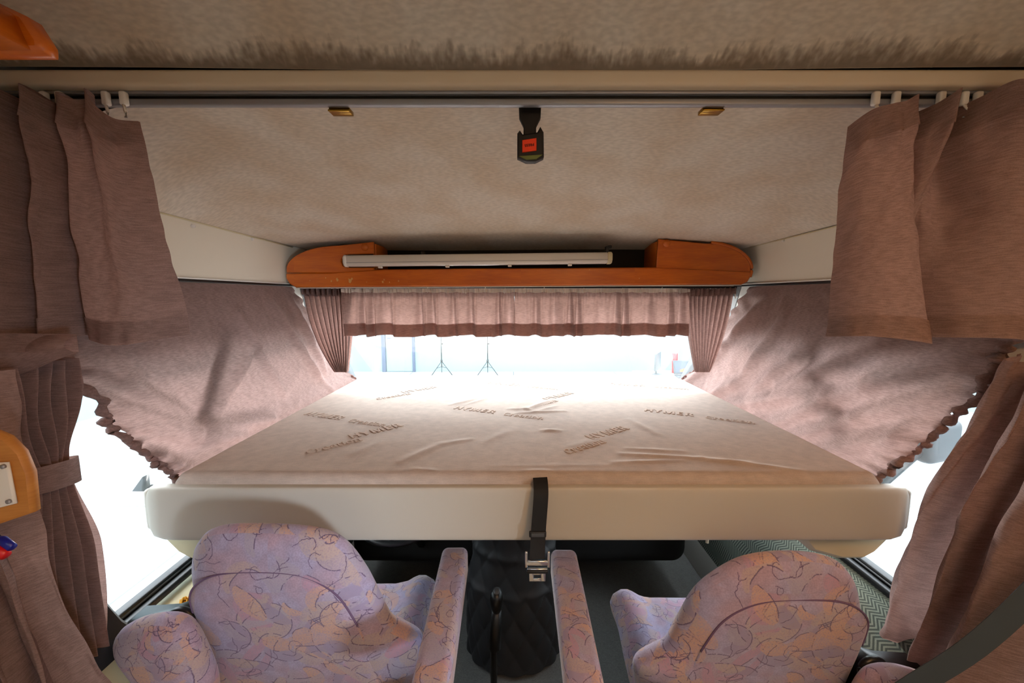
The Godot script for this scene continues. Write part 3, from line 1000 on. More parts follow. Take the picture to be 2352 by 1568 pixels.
	part(tg, "tongue", boxes([[-0.022, -0.207, 0.035, 0.011, 0.026, 0.003], [0.007, -0.207, 0.035, 0.011, 0.026, 0.003], [-0.0075, -0.199, 0.035, 0.02, 0.008, 0.003], [-0.0075, -0.216, 0.035, 0.02, 0.008, 0.003]], 0.001), M.chrome)

# ---------------------------------------------------------------- curtains
# scrunched elastic edge along a path
func scrunch(pts: Array, n: int, r: float, sd: int) -> ArrayMesh:
	var rr := RandomNumberGenerator.new()
	rr.seed = sd
	var P := []
	var R := []
	for i in n + 1:
		var t := float(i) / n
		var p := cr(pts, t)
		P.append(p + Vector3(rr.randf_range(-1, 1), rr.randf_range(-0.6, 0.6), rr.randf_range(-1, 1)) * r * 0.45)
		R.append(r * (0.55 if i % 2 == 0 else 1.15) * rr.randf_range(0.75, 1.25))
	var Q := []
	var S := []
	for i in n * 3 + 1:
		var t := float(i) / (n * 3)
		Q.append(cr(P, t))
		var f := t * n
		var k := mini(int(f), n - 1)
		var w := f - k
		S.append(lerpf(R[k], R[k + 1], w * w * (3.0 - 2.0 * w)))
	return tubemesh(Q, S, 8, 0.75)

func side_curtain(s: int, rows: Array, folds: Array, called: String, label: String) -> void:
	var c := thing(called, label, "curtain", Vector3(s * 1.0, 1.17, -1.5), 0, "pink curtains over the cab side windows")
	var nz := noise(FastNoiseLite.TYPE_SIMPLEX_SMOOTH, 2.2, 40 + s, 3)
	var fz := noise(FastNoiseLite.TYPE_SIMPLEX_SMOOTH, 7.0, 60 + s, 2)
	var f := func(u: float, v: float) -> Vector3:
		var p := loft(rows, u, v)
		var h := creases(Vector2(p.z, p.y), folds)
		h += 0.010 * nz.get_noise_2d(p.z * 1.5 + p.y * 2.0, p.y - p.z) + 0.004 * fz.get_noise_2d(p.z, p.y)
		var e := maxf(0.0, 1.0 - u / 0.10)
		h += e * e * 0.012 * sin(v * 95.0 + 3.0 * fz.get_noise_2d(p.y * 3.0, 0.0))
		var e2 := maxf(0.0, 1.0 - (1.0 - u) / 0.06)
		h += e2 * 0.008 * sin(v * 70.0)
		h *= clampf(v * 8.0, 0.0, 1.0)
		return Vector3(p.x - s * h, p.y, p.z) - Vector3(s * 1.0, 1.17, -1.5)
	part(c, "cloth", sheet(120, 110, f, 0.35, 1.3, 0.6), M.fabric)
	part(c, "top_hem", sheet(60, 4, func(u: float, v: float) -> Vector3:
		return f.call(u, v * 0.05) + Vector3(-s * 0.004, 0, 0), 0.35, 1.3, 0.03), M.fabric)
	var edge := []
	for i in 12:
		edge.append(f.call(0.0, 0.22 + 0.78 * i / 11.0) + Vector3(-s * 0.004, 0, 0))
	part(c, "gathered_edge", scrunch(edge, 46, 0.013, 70 + s), M.fabric, "scrunched elastic edge")
	var e3 := []
	for i in 8:
		e3.append(f.call(1.0, 0.45 + 0.55 * i / 7.0))
	part(c, "front_edge", scrunch(e3, 26, 0.008, 90 + s), M.fabric)

func build_curtains() -> void:
	# --- curtains over the cab side windows
	for s in [-1, 1]:
		var rows := []
		var ys := [1.692, 1.60, 1.50, 1.36, 1.245, 1.168, 1.10]
		var xs := [1.040, 1.030, 1.022, 1.008, 0.985, 0.945, 0.938]
		var z0 := [-0.80, -0.812, -0.832, -0.908, -0.96, -0.995, -1.01]
		var z1 := [-1.79, -1.89, -1.975, -2.08, -2.16, -2.235, -2.26]
		for i in 7:
			var r := []
			for k in 7:
				var t := k / 6.0
				r.append(Vector3(s * (xs[i] - 0.012 * sin(PI * t) * (1.0 if i > 0 and i < 5 else 0.0)), ys[i], lerpf(z0[i], z1[i], t)))
			rows.append(r)
		var fl := []
		if s < 0:
			for e in [[-0.878, 1.417, -0.983, 1.349], [-0.983, 1.349, -1.109, 1.264], [-1.109, 1.264, -1.441, 1.191], [-0.937, 1.450, -1.100, 1.313], [-0.855, 1.497, -0.994, 1.449], [-1.390, 1.589, -1.561, 1.263], [-1.769, 1.631, -1.954, 1.278], [-1.448, 1.473, -1.233, 1.301], [-0.946, 1.332, -1.091, 1.238], [-1.091, 1.238, -1.278, 1.183], [-0.950, 1.269, -1.052, 1.157], [-1.604, 1.632, -1.922, 1.195]]:
				fl.append(e + [0.024, 0.030])
		else:
			for e in [[-0.856, 1.536, -1.117, 1.399], [-1.117, 1.399, -1.461, 1.142], [-0.913, 1.424, -1.119, 1.294], [-1.119, 1.294, -1.327, 1.149], [-0.990, 1.288, -1.230, 1.141], [-1.118, 1.526, -1.456, 1.306], [-1.652, 1.632, -1.901, 1.417], [-1.901, 1.417, -2.194, 1.131], [-1.510, 1.567, -1.736, 1.259], [-1.736, 1.259, -1.891, 1.159], [-1.253, 1.339, -1.724, 1.162], [-0.953, 1.347, -1.007, 1.233], [-1.347, 1.500, -1.608, 1.251]]:
				fl.append(e + [0.030, 0.034])
			for k in 9:
				var z := -1.50 - k * 0.028
				fl.append([z, 1.64, z + 0.004, 1.545, 0.007, 0.006])
		side_curtain(s, rows, fl, "side_window_curtain", "dusty pink curtain draped over left side window, tucked beside mattress" if s < 0 else "dusty pink curtain draped over right side window with diagonal folds")
		# strap that shows through the cloth
		var sp := [Vector3(-1.034, 1.53, -1.36), Vector3(-1.020, 1.434, -1.288), Vector3(-0.992, 1.225, -1.125)] if s < 0 else [Vector3(1.034, 1.50, -1.366), Vector3(1.014, 1.36, -1.293), Vector3(1.004, 1.287, -1.183), Vector3(0.992, 1.223, -1.13)]
		lone("side_strap", ribbon(sp, Vector3(0, 0.35, 1), 0.05, 0.002), M.webbing, "dark strap showing through the left side window curtain" if s < 0 else "dark strap showing through the right side window curtain", "strap", "straps behind the side curtains")
	# --- short valance over the windscreen, two lengths
	for k in 2:
		var x0: float = [-0.815, -0.028][k]
		var x1: float = [-0.030, 0.765][k]
		var v := thing("windscreen_valance", ["gathered pink valance length over windscreen, left of the middle", "gathered pink valance length over windscreen, right of the middle"][k], "curtain", Vector3((x0 + x1) * 0.5, 1.68, -1.805), 0, "short valance over the windscreen")
		var ph := noise(FastNoiseLite.TYPE_SIMPLEX_SMOOTH, 0.9, 200 + k, 2)
		var f := func(u: float, w: float, dz: float) -> Vector3:
			var x := lerpf(x0, x1, u)
			var a := u * 9.0 * TAU + 7.0 * ph.get_noise_2d(u * 4.0, k * 9.0)
			var wave := sin(a) + 0.35 * sin(2.0 * a + 1.0)
			var fine := sin(u * 47.0 * TAU + 4.0 * ph.get_noise_2d(u * 9.0, 3.0)) * exp(-w * 7.0)
			var z := 0.010 + 0.024 * wave * (0.45 + 0.55 * w) + 0.006 * fine + dz
			var y := lerpf(1.672 - 0.004 * absf(sin(u * 12.0 * PI)), 1.468 + 0.004 * sin(a * 0.5), w)
			return Vector3(x + 0.006 * cos(a) * w, y, -1.805 + z) - v.position
		part(v, "cloth", sheet(260, 30, func(u: float, w: float) -> Vector3: return f.call(u, w, 0.0), 0.35, 0.8, 0.2), M.fabric)
		part(v, "hem", sheet(260, 6, func(u: float, w: float) -> Vector3: return f.call(u, 0.72 + 0.283 * w, -0.0025), 0.35, 0.8, 0.05), M.fabric)
		part(v, "header_tape", sheet(260, 4, func(u: float, w: float) -> Vector3:
			var p: Vector3 = f.call(u, 0.0, 0.003)
			return p + Vector3(0, 0.003 + (1.0 - w) * (0.006 + 0.008 * absf(sin(u * 12.0 * PI))) - 0.006 * w, 0), 0.35, 0.8, 0.02), M.tape)
		for i in 9:
			var q: Vector3 = f.call((i + 0.5) / 9.0, 0.0, 0.004)
			part(v, "hook", tubemesh([q + Vector3(0, -0.006, 0), q + Vector3(-0.004, 0.008, 0.003), q + Vector3(0.003, 0.018, 0.002)], 0.0016, 5), M.white)
	lone("windscreen_curtain_track", box(Vector3(-0.01, 1.690, -1.80), Vector3(1.98, 0.008, 0.018), 0.002), M.dash, "thin dark curtain track under wooden console", "curtain rail")
	# --- gathered curtains at both sides of the windscreen
	for s in [-1, 1]:
		var g := thing("windscreen_curtain", "tightly pleated pink curtain bundled at left of windscreen" if s < 0 else "tightly pleated pink curtain bundled at right of windscreen", "curtain", Vector3(s * 0.86, 1.30, -1.83), 0, "bundled windscreen curtains")
		var xa := -1.0 if s < 0 else 0.975
		var xb := -0.765 if s < 0 else 0.745
		var xc := -0.90 if s < 0 else 0.915
		var xd := -0.838 if s < 0 else 0.848
		part(g, "cloth", sheet(150, 40, func(u: float, v: float) -> Vector3:
			var k := pow(v, lerpf(2.2, 1.15, u))
			var x := lerpf(lerpf(xa, xb, u), lerpf(xc, xd, u), k)
			var a := u * 10.0 * TAU + 0.6 * sin(v * 3.0 + u * 9.0)
			var z := -1.822 - 0.05 * v + (0.017 - 0.008 * v) * sin(a) + 0.004 * sin(u * 31.0 * TAU) * exp(-v * 9.0)
			var y := lerpf(1.682, 1.285, v) + 0.008 * absf(sin(u * 9.0 * PI)) * exp(-v * 14.0)
			return Vector3(x + 0.004 * cos(a), y, z) - g.position, 0.3, 0.6, 0.4), M.fabric)
		part(g, "header_frill", sheet(150, 6, func(u: float, v: float) -> Vector3:
			var x := lerpf(xa, xb, u)
			var a := u * 10.0 * TAU
			return Vector3(x + 0.006 * cos(a), lerpf(1.684, 1.655, v) + 0.006 * sin(u * 21.0 * PI), -1.812 + 0.02 * sin(a) + 0.008 * sin(u * 19.0 * TAU)) - g.position, 0.3, 0.6, 0.03), M.fabric)
		part(g, "hook", tubemesh([Vector3(xa + 0.005 * s, 1.685, -1.80) - g.position, Vector3(xa, 1.66, -1.795) - g.position, Vector3(xa + 0.006, 1.64, -1.80) - g.position], 0.002, 5), M.white)
	# --- curtains hanging from the ceiling rail
	build_divider(-1)
	build_divider(1)
	# --- lower curtains
	build_lower()

func build_divider(s: int) -> void:
	var top := []
	var bot := []
	if s < 0:
		# from the wall to the free edge (x, z)
		top = [[-1.06, -0.80], [-1.045, -0.755], [-1.03, -0.80], [-1.012, -0.835], [-0.998, -0.77], [-0.985, -0.75], [-0.972, -0.80], [-0.956, -0.845], [-0.945, -0.80], [-0.932, -0.775], [-0.918, -0.80], [-0.912, -0.85], [-0.905, -0.81], [-0.892, -0.79], [-0.862, -0.795], [-0.845, -0.805], [-0.838, -0.79], [-0.82, -0.787], [-0.795, -0.795], [-0.772, -0.812]]
		bot = [[-1.09, -0.81], [-1.065, -0.765], [-1.05, -0.82], [-1.035, -0.845], [-1.018, -0.775], [-1.0, -0.765], [-0.988, -0.81], [-0.98, -0.85], [-0.965, -0.80], [-0.95, -0.775], [-0.937, -0.79], [-0.925, -0.86], [-0.918, -0.83], [-0.905, -0.80], [-0.87, -0.79], [-0.84, -0.785], [-0.81, -0.782], [-0.785, -0.785], [-0.765, -0.80], [-0.742, -0.83]]
	else:
		top = [[0.625, -0.815], [0.645, -0.797], [0.675, -0.79], [0.705, -0.795], [0.735, -0.80], [0.76, -0.83], [0.772, -0.845], [0.785, -0.81], [0.80, -0.79], [0.815, -0.82], [0.835, -0.845], [0.852, -0.80], [0.87, -0.775], [0.90, -0.765], [0.93, -0.775], [0.955, -0.80], [0.968, -0.84], [0.985, -0.80], [1.01, -0.77], [1.05, -0.80]]
		bot = [[0.648, -0.835], [0.655, -0.81], [0.672, -0.797], [0.70, -0.785], [0.735, -0.782], [0.77, -0.783], [0.795, -0.795], [0.806, -0.84], [0.815, -0.87], [0.828, -0.83], [0.85, -0.795], [0.885, -0.778], [0.92, -0.770], [0.955, -0.772], [0.985, -0.785], [1.008, -0.815], [1.02, -0.85], [1.032, -0.81], [1.045, -0.785], [1.06, -0.80]]
	var c := thing("divider_curtain", "brown-pink short curtain hanging from ceiling rail at left" if s < 0 else "brown-pink short curtain hanging from ceiling rail at right", "curtain", Vector3(s * 0.9, 1.56, -0.8), 0, "short curtains on the ceiling rail")
	var ta := []
	var ba := []
	var n := top.size()
	for i in n:
		# the heading is pulled up at the hooks and droops towards the free edge
		var u := float(i) / (n - 1)
		var free := u if s < 0 else 1.0 - u
		var y := 2.028 + 0.010 * sin(i * 1.7) - 0.045 * smoothstep(0.82, 1.0, free)
		ta.append(Vector3(top[i][0], y, -0.805 + (top[i][1] + 0.805) * 1.5))
		ba.append(Vector3(bot[i][0], 1.563 + 0.008 * sin(i * 0.7), -0.805 + (bot[i][1] + 0.805) * 1.8))
	var nz := noise(FastNoiseLite.TYPE_SIMPLEX_SMOOTH, 3.0, 300 + s, 3)
	var f := func(u: float, v: float) -> Vector3:
		var a := cr(ta, u)
		var b := cr(ba, u)
		var k := smoothstep(0.0, 1.0, v)
		var p := a.lerp(b, lerpf(v, k, 0.5))
		p.y = lerpf(a.y, b.y, v)
		# pinched heading
		var pin := exp(-pow((v - 0.13) / 0.06, 2.0))
		p.z += 0.010 * pin * sin(u * 60.0) + 0.012 * nz.get_noise_2d(u * 1.5, v * 0.6) * v
		p.x += 0.012 * nz.get_noise_2d(u * 2.0 + 5.0, v * 0.8) * sin(PI * minf(v * 1.2, 1.0))
		p.x = clampf(p.x, -1.06, 1.06)
		return p - c.position
	part(c, "cloth", sheet(190, 50, f, 0.35, 0.7, 0.47), M.fabric)
	part(c, "hem", sheet(190, 5, func(u: float, v: float) -> Vector3:
		return f.call(u, 0.905 + 0.097 * v) + Vector3(0, 0, 0.0025), 0.35, 0.7, 0.04), M.fabric)
	part(c, "heading_tape", sheet(190, 5, func(u: float, v: float) -> Vector3:
		return f.call(u, 0.0 + 0.12 * v) + Vector3(0, 0, 0.003), 0.35, 0.7, 0.05), M.fabric)

func strip_curtain(c: Node3D, cols_top: Array, cols_mid: Array, cols_bot: Array, nu: int, nv: int, m: Material, called: String, wv: float, sd: int) -> void:
	var nz := noise(FastNoiseLite.TYPE_SIMPLEX_SMOOTH, 2.5, sd, 3)
	part(c, called, sheet(nu, nv, func(u: float, v: float) -> Vector3:
		var p := loft([cols_top, cols_mid, cols_bot], u, v)
		p += Vector3(nz.get_noise_2d(u * 3.0, v), 0, nz.get_noise_2d(u * 3.0 + 9.0, v)) * 0.012
		return p - c.position, 0.35, 0.7, wv), m)

func build_lower() -> void:
	# right: long curtain with broad folds, drawn forward at its foot
	var c := thing("side_curtain", "long mauve curtain with broad folds beside right seat", "curtain", Vector3(0.98, 0.74, -0.85), 0, "long curtains beside the cab seats")
	var T := [Vector3(1.03, 1.53, -0.82), Vector3(1.0, 1.53, -0.795), Vector3(0.965, 1.52, -0.79), Vector3(0.985, 1.52, -0.765), Vector3(1.015, 1.52, -0.75), Vector3(0.96, 1.52, -0.735), Vector3(0.955, 1.52, -0.715), Vector3(1.01, 1.52, -0.70), Vector3(0.955, 1.52, -0.68), Vector3(0.95, 1.52, -0.655), Vector3(1.0, 1.52, -0.63)]
	var Md := [Vector3(1.055, 1.14, -0.935), Vector3(1.026, 1.14, -0.92), Vector3(0.961, 1.14, -0.905), Vector3(0.949, 1.14, -0.875), Vector3(1.026, 1.14, -0.845), Vector3(0.969, 1.14, -0.825), Vector3(0.934, 1.14, -0.80), Vector3(1.019, 1.14, -0.77), Vector3(0.939, 1.14, -0.745), Vector3(0.919, 1.14, -0.71), Vector3(1.019, 1.14, -0.67)]
	var B := [Vector3(1.055, 0.80, -1.015), Vector3(1.026, 0.79, -0.985), Vector3(0.963, 0.775, -0.96), Vector3(0.930, 0.765, -0.925), Vector3(1.009, 0.76, -0.895), Vector3(0.976, 0.755, -0.875), Vector3(0.898, 0.745, -0.85), Vector3(0.978, 0.74, -0.81), Vector3(0.907, 0.735, -0.785), Vector3(0.859, 0.73, -0.745), Vector3(0.969, 0.72, -0.70)]
	strip_curtain(c, T, Md, B, 150, 60, M.fabric, "cloth", 0.8, 501)
	# left: curtain held by a tieback near the pillar
	var d := thing("tied_curtain", "mauve curtain pinched by a cloth tieback at left window", "curtain", Vector3(-0.98, 1.0, -0.78), 0, "long curtains beside the cab seats")
	var zigz := func(y: float, z0: float, z1: float, x0: float, amp: float, n: int) -> Array:
		var r := []
		for i in n:
			r.append(Vector3(x0 + (amp if i % 2 == 0 else -amp), y, lerpf(z0, z1, float(i) / (n - 1))))
		return r
	part(d, "upper_cloth", sheet(140, 40, func(u: float, v: float) -> Vector3:
		var k := smoothstep(0.0, 1.0, v)
		var z := lerpf(lerpf(-0.70, -0.838, u), lerpf(-0.735, -0.800, u), k)
		var a := u * 5.0 * TAU + 0.5 * sin(v * 3.0)
		return Vector3(-0.985 + (0.038 - 0.020 * k) * sin(a) + 0.006 * sin(v * 7.0 + u * 6.0), lerpf(1.52, 1.285, v), z) - d.position, 0.35, 0.6, 0.25), M.fabric)
	part(d, "lower_cloth", sheet(140, 50, func(u: float, v: float) -> Vector3:
		var k := smoothstep(0.0, 0.45, v)
		var z := lerpf(lerpf(-0.735, -0.800, u), lerpf(-0.70, -0.825, u), k)
		var a := u * 5.0 * TAU + 0.8 * sin(v * 3.0)
		return Vector3(-0.985 + (0.014 + 0.016 * k) * sin(a), lerpf(1.29, 0.86, v), z) - d.position, 0.35, 0.6, 0.45), M.fabric)
	var band := []
	part(d, "tieback", sheet(60, 6, func(u: float, v: float) -> Vector3:
		var a := u * TAU
		return Vector3(-0.985 + 0.035 * cos(a), lerpf(1.312, 1.258, v) + 0.006 * sin(a + 1.0), -0.767 + 0.044 * sin(a)) - d.position, 0.35, 0.3, 0.05), M.fabric, "plain cloth tieback")
	# left: near curtain falling in heavy folds
	var e := thing("near_curtain", "dark mauve floor-length curtain in heavy folds at left edge", "curtain", Vector3(-0.88, 0.8, -0.6), 0, "long curtains beside the cab seats")
	var T2 := [Vector3(-0.860, 1.53, -0.64), Vector3(-0.895, 1.53, -0.61), Vector3(-0.890, 1.53, -0.585), Vector3(-0.925, 1.53, -0.62), Vector3(-0.915, 1.53, -0.57), Vector3(-0.955, 1.53, -0.60), Vector3(-0.975, 1.53, -0.55), Vector3(-1.015, 1.53, -0.60), Vector3(-1.045, 1.53, -0.55), Vector3(-1.055, 1.53, -0.56)]
	var M2 := [Vector3(-0.887, 1.23, -0.66), Vector3(-0.910, 1.23, -0.61), Vector3(-0.875, 1.23, -0.595), Vector3(-0.935, 1.23, -0.635), Vector3(-0.910, 1.23, -0.575), Vector3(-0.965, 1.23, -0.615), Vector3(-0.965, 1.23, -0.555), Vector3(-1.025, 1.23, -0.60), Vector3(-1.055, 1.23, -0.55), Vector3(-1.055, 1.23, -0.56)]
	var B2 := [Vector3(-0.825, 0.84, -0.70), Vector3(-0.845, 0.84, -0.65), Vector3(-0.81, 0.84, -0.60), Vector3(-0.86, 0.84, -0.655), Vector3(-0.835, 0.84, -0.58), Vector3(-0.90, 0.84, -0.62), Vector3(-0.88, 0.84, -0.55), Vector3(-0.93, 0.84, -0.60), Vector3(-0.98, 0.84, -0.55), Vector3(-1.04, 0.84, -0.56)]
	strip_curtain(e, T2, M2, B2, 150, 60, M.fabric, "cloth", 0.8, 502)
	# left: folded pelmet cloth under the hanging curtain
	var p := thing("pelmet_cloth", "dark folded pelmet cloth jutting below left hanging curtain", "curtain", Vector3(-0.95, 1.54, -0.7))
	part(p, "fold", sheet(40, 10, func(u: float, v: float) -> Vector3:
		var x := lerpf(-1.05, -0.838, u)
		var y := lerpf(1.585, lerpf(1.475, 1.552, u), v) - 0.006 * u
		return Vector3(x, y, -0.715 + 0.02 * sin(v * PI) + 0.008 * sin(u * 9.0)) - p.position, 0.35, 0.25, 0.1), M.fabric)
	part(p, "upper_fold", sheet(40, 8, func(u: float, v: float) -> Vector3:
		var x := lerpf(-1.05, -0.838, u)
		return Vector3(x, lerpf(1.585, 1.552, v) - 0.004 * u, -0.695 + 0.02 * v * (1.0 - u) - 0.02 * u) - p.position, 0.35, 0.25, 0.04), M.fabric)

# ---------------------------------------------------------------- seats
func build_seats() -> void:
	for s in [-1, 1]:
		var dy := -0.036 if s < 0 else -0.102
		var cx := -0.572 if s < 0 else 0.575
		var seat := thing("cab_seat", "mauve patterned cab seat at left, its back nearest the wooden panel" if s < 0 else "mauve patterned cab seat at right, its back lower than the other", "seat", Vector3(cx, 0.0, -0.86), 0, "cab seats")
		# local x towards the aisle is "in"
		var i: float = -s
		var o := [Vector2(-0.03 * i, 1.178), Vector2(0.09 * i, 1.168), Vector2(0.15 * i, 1.135), Vector2(0.19 * i, 1.06), Vector2(0.215 * i, 0.98), Vector2(0.24 * i, 0.90), Vector2(0.285 * i, 0.865), Vector2(0.31 * i, 0.835), Vector2(0.295 * i, 0.74), Vector2(0.27 * i, 0.58), Vector2(0.12 * i, 0.545), Vector2(-0.12 * i, 0.545), Vector2(-0.235 * i, 0.58), Vector2(-0.225 * i, 0.74), Vector2(-0.215 * i, 0.90), Vector2(-0.212 * i, 0.99), Vector2(-0.205 * i, 1.06), Vector2(-0.18 * i, 1.13), Vector2(-0.13 * i, 1.172)]
		if s > 0:
			o[0] = Vector2(-0.01 * i, 1.178)
			o[18] = Vector2(-0.11 * i, 1.162)
			o[17] = Vector2(-0.165 * i, 1.112)
			o[16] = Vector2(-0.198 * i, 1.04)
			o[1] = Vector2(0.085 * i, 1.162)
			o[2] = Vector2(0.15 * i, 1.115)
		var lean := func(p: Vector3) -> Vector3:
			return Vector3(p.x, p.y + dy, p.z - (1.18 - p.y) * 0.20 + 0.035 + 0.06 * p.x * p.x)
		part(seat, "backrest", cushion(o, Vector2(0.0, 0.88), 0.045, 0.055, 16, 5.0, lean, 1.0), M.plush)
		# raised rear pad below the piping
		var pad := [Vector2(0.0, 1.085), Vector2(0.08 * i, 1.07), Vector2(0.14 * i, 1.02), Vector2(0.175 * i, 0.93), Vector2(0.20 * i, 0.80), Vector2(0.20 * i, 0.60), Vector2(0.0, 0.57), Vector2(-0.19 * i, 0.60), Vector2(-0.19 * i, 0.80), Vector2(-0.195 * i, 0.95), Vector2(-0.185 * i, 1.03), Vector2(-0.12 * i, 1.078)]
		part(seat, "rear_pad", cushion(pad, Vector2(0.0, 0.82), 0.02, 0.014, 12, 7.0, func(p: Vector3) -> Vector3:
			var q: Vector3 = lean.call(p)
			return q + Vector3(0, 0, 0.046), 1.0), M.plush)
		var seam := []
		var ring2 := [pad[9], pad[10], pad[11], pad[0], pad[1], pad[2], pad[3]].map(func(q: Vector2) -> Vector3: return Vector3(q.x, q.y, 0))
		for k in 41:
			var q := cr(ring2, k / 40.0)
			seam.append(lean.call(Vector3(q.x, q.y, 0.049)))
		part(seat, "seam_piping", tubemesh(seam, 0.0022, 6), M.piping)
		# seat cushion on a pedestal
		var sh := 0.625 if s < 0 else 0.57
		var cu := []
		for q in [Vector2(-0.26, -0.22), Vector2(-0.265, 0.10), Vector2(-0.24, 0.22), Vector2(0.0, 0.235), Vector2(0.24, 0.22), Vector2(0.265, 0.10), Vector2(0.26, -0.22), Vector2(0.0, -0.24)]:
			cu.append(q)
		part(seat, "seat_cushion", cushion(cu, Vector2.ZERO, 0.07, 0.07, 10, 6.0, func(p: Vector3) -> Vector3:
			var wing := 0.045 * smoothstep(0.13, 0.22, absf(p.x))
			return Vector3(p.x, sh - 0.05 + p.z + wing, -0.23 - p.y), 1.25), M.plush)
		part(seat, "pedestal", box(Vector3(0, 0.25, -0.2), Vector3(0.36, 0.50, 0.36), 0.02, 2), M.black)
		# armrest on the aisle side
		var ax: float = 0.372 * i if s < 0 else 0.47 * i
		var st := stool()
		rbox(st, at(ax, 0.885 if s < 0 else 0.878, 0.02, 0.02, 0.02 * i), Vector3(0.074, 0.085, 0.45), 0.018, 4, 1.25)
		part(seat, "armrest", done(st), M.plush)
		part(seat, "armrest_hinge", tubemesh([Vector3(0.24 * i, 0.70, 0.02), Vector3(ax, 0.70, 0.02), Vector3(ax, 0.84, 0.02)], 0.018, 10), M.black)
		# folded outer armrest with its black hinge cover and belt loop
		var q0: float = -1.0 * i
		var od := 0.0 if s < 0 else -0.125
		var arm := part(seat, "outer_armrest", cushion([Vector2(0.322, 0.905), Vector2(0.300, 0.945), Vector2(0.235, 0.968), Vector2(0.175, 0.958), Vector2(0.140, 0.885), Vector2(0.12, 0.78), Vector2(0.16, 0.70), Vector2(0.23, 0.74), Vector2(0.29, 0.84)].map(func(p: Vector2) -> Vector2: return Vector2(p.x * q0, p.y + od)), Vector2(0.21 * q0, 0.84 + od), 0.04, 0.04, 10, 4.0, func(p: Vector3) -> Vector3: return p + Vector3(0, 0, 0.09), 1.25), M.plush)
		part(arm, "hinge_cover", prismmesh([Vector2(0.356, 0.895), Vector2(0.345, 0.912), Vector2(0.262, 0.918), Vector2(0.227, 0.930), Vector2(0.200, 0.902), Vector2(0.195, 0.80), Vector2(0.25, 0.80), Vector2(0.33, 0.86)].map(func(p: Vector2) -> Vector2: return Vector2(p.x * q0, p.y + od)), 0.06, at(0, 0, 0.02), 0.008), M.rubber)
		var loop := []
		for k in 13:
			var a := PI * 1.25 * k / 12.0 - 0.4
			loop.append(Vector3((0.222 + 0.026 * cos(a)) * q0, 0.915 + od + 0.026 * sin(a), 0.045))
		part(arm, "belt_loop", tubemesh(loop, 0.009, 8), M.rubber)

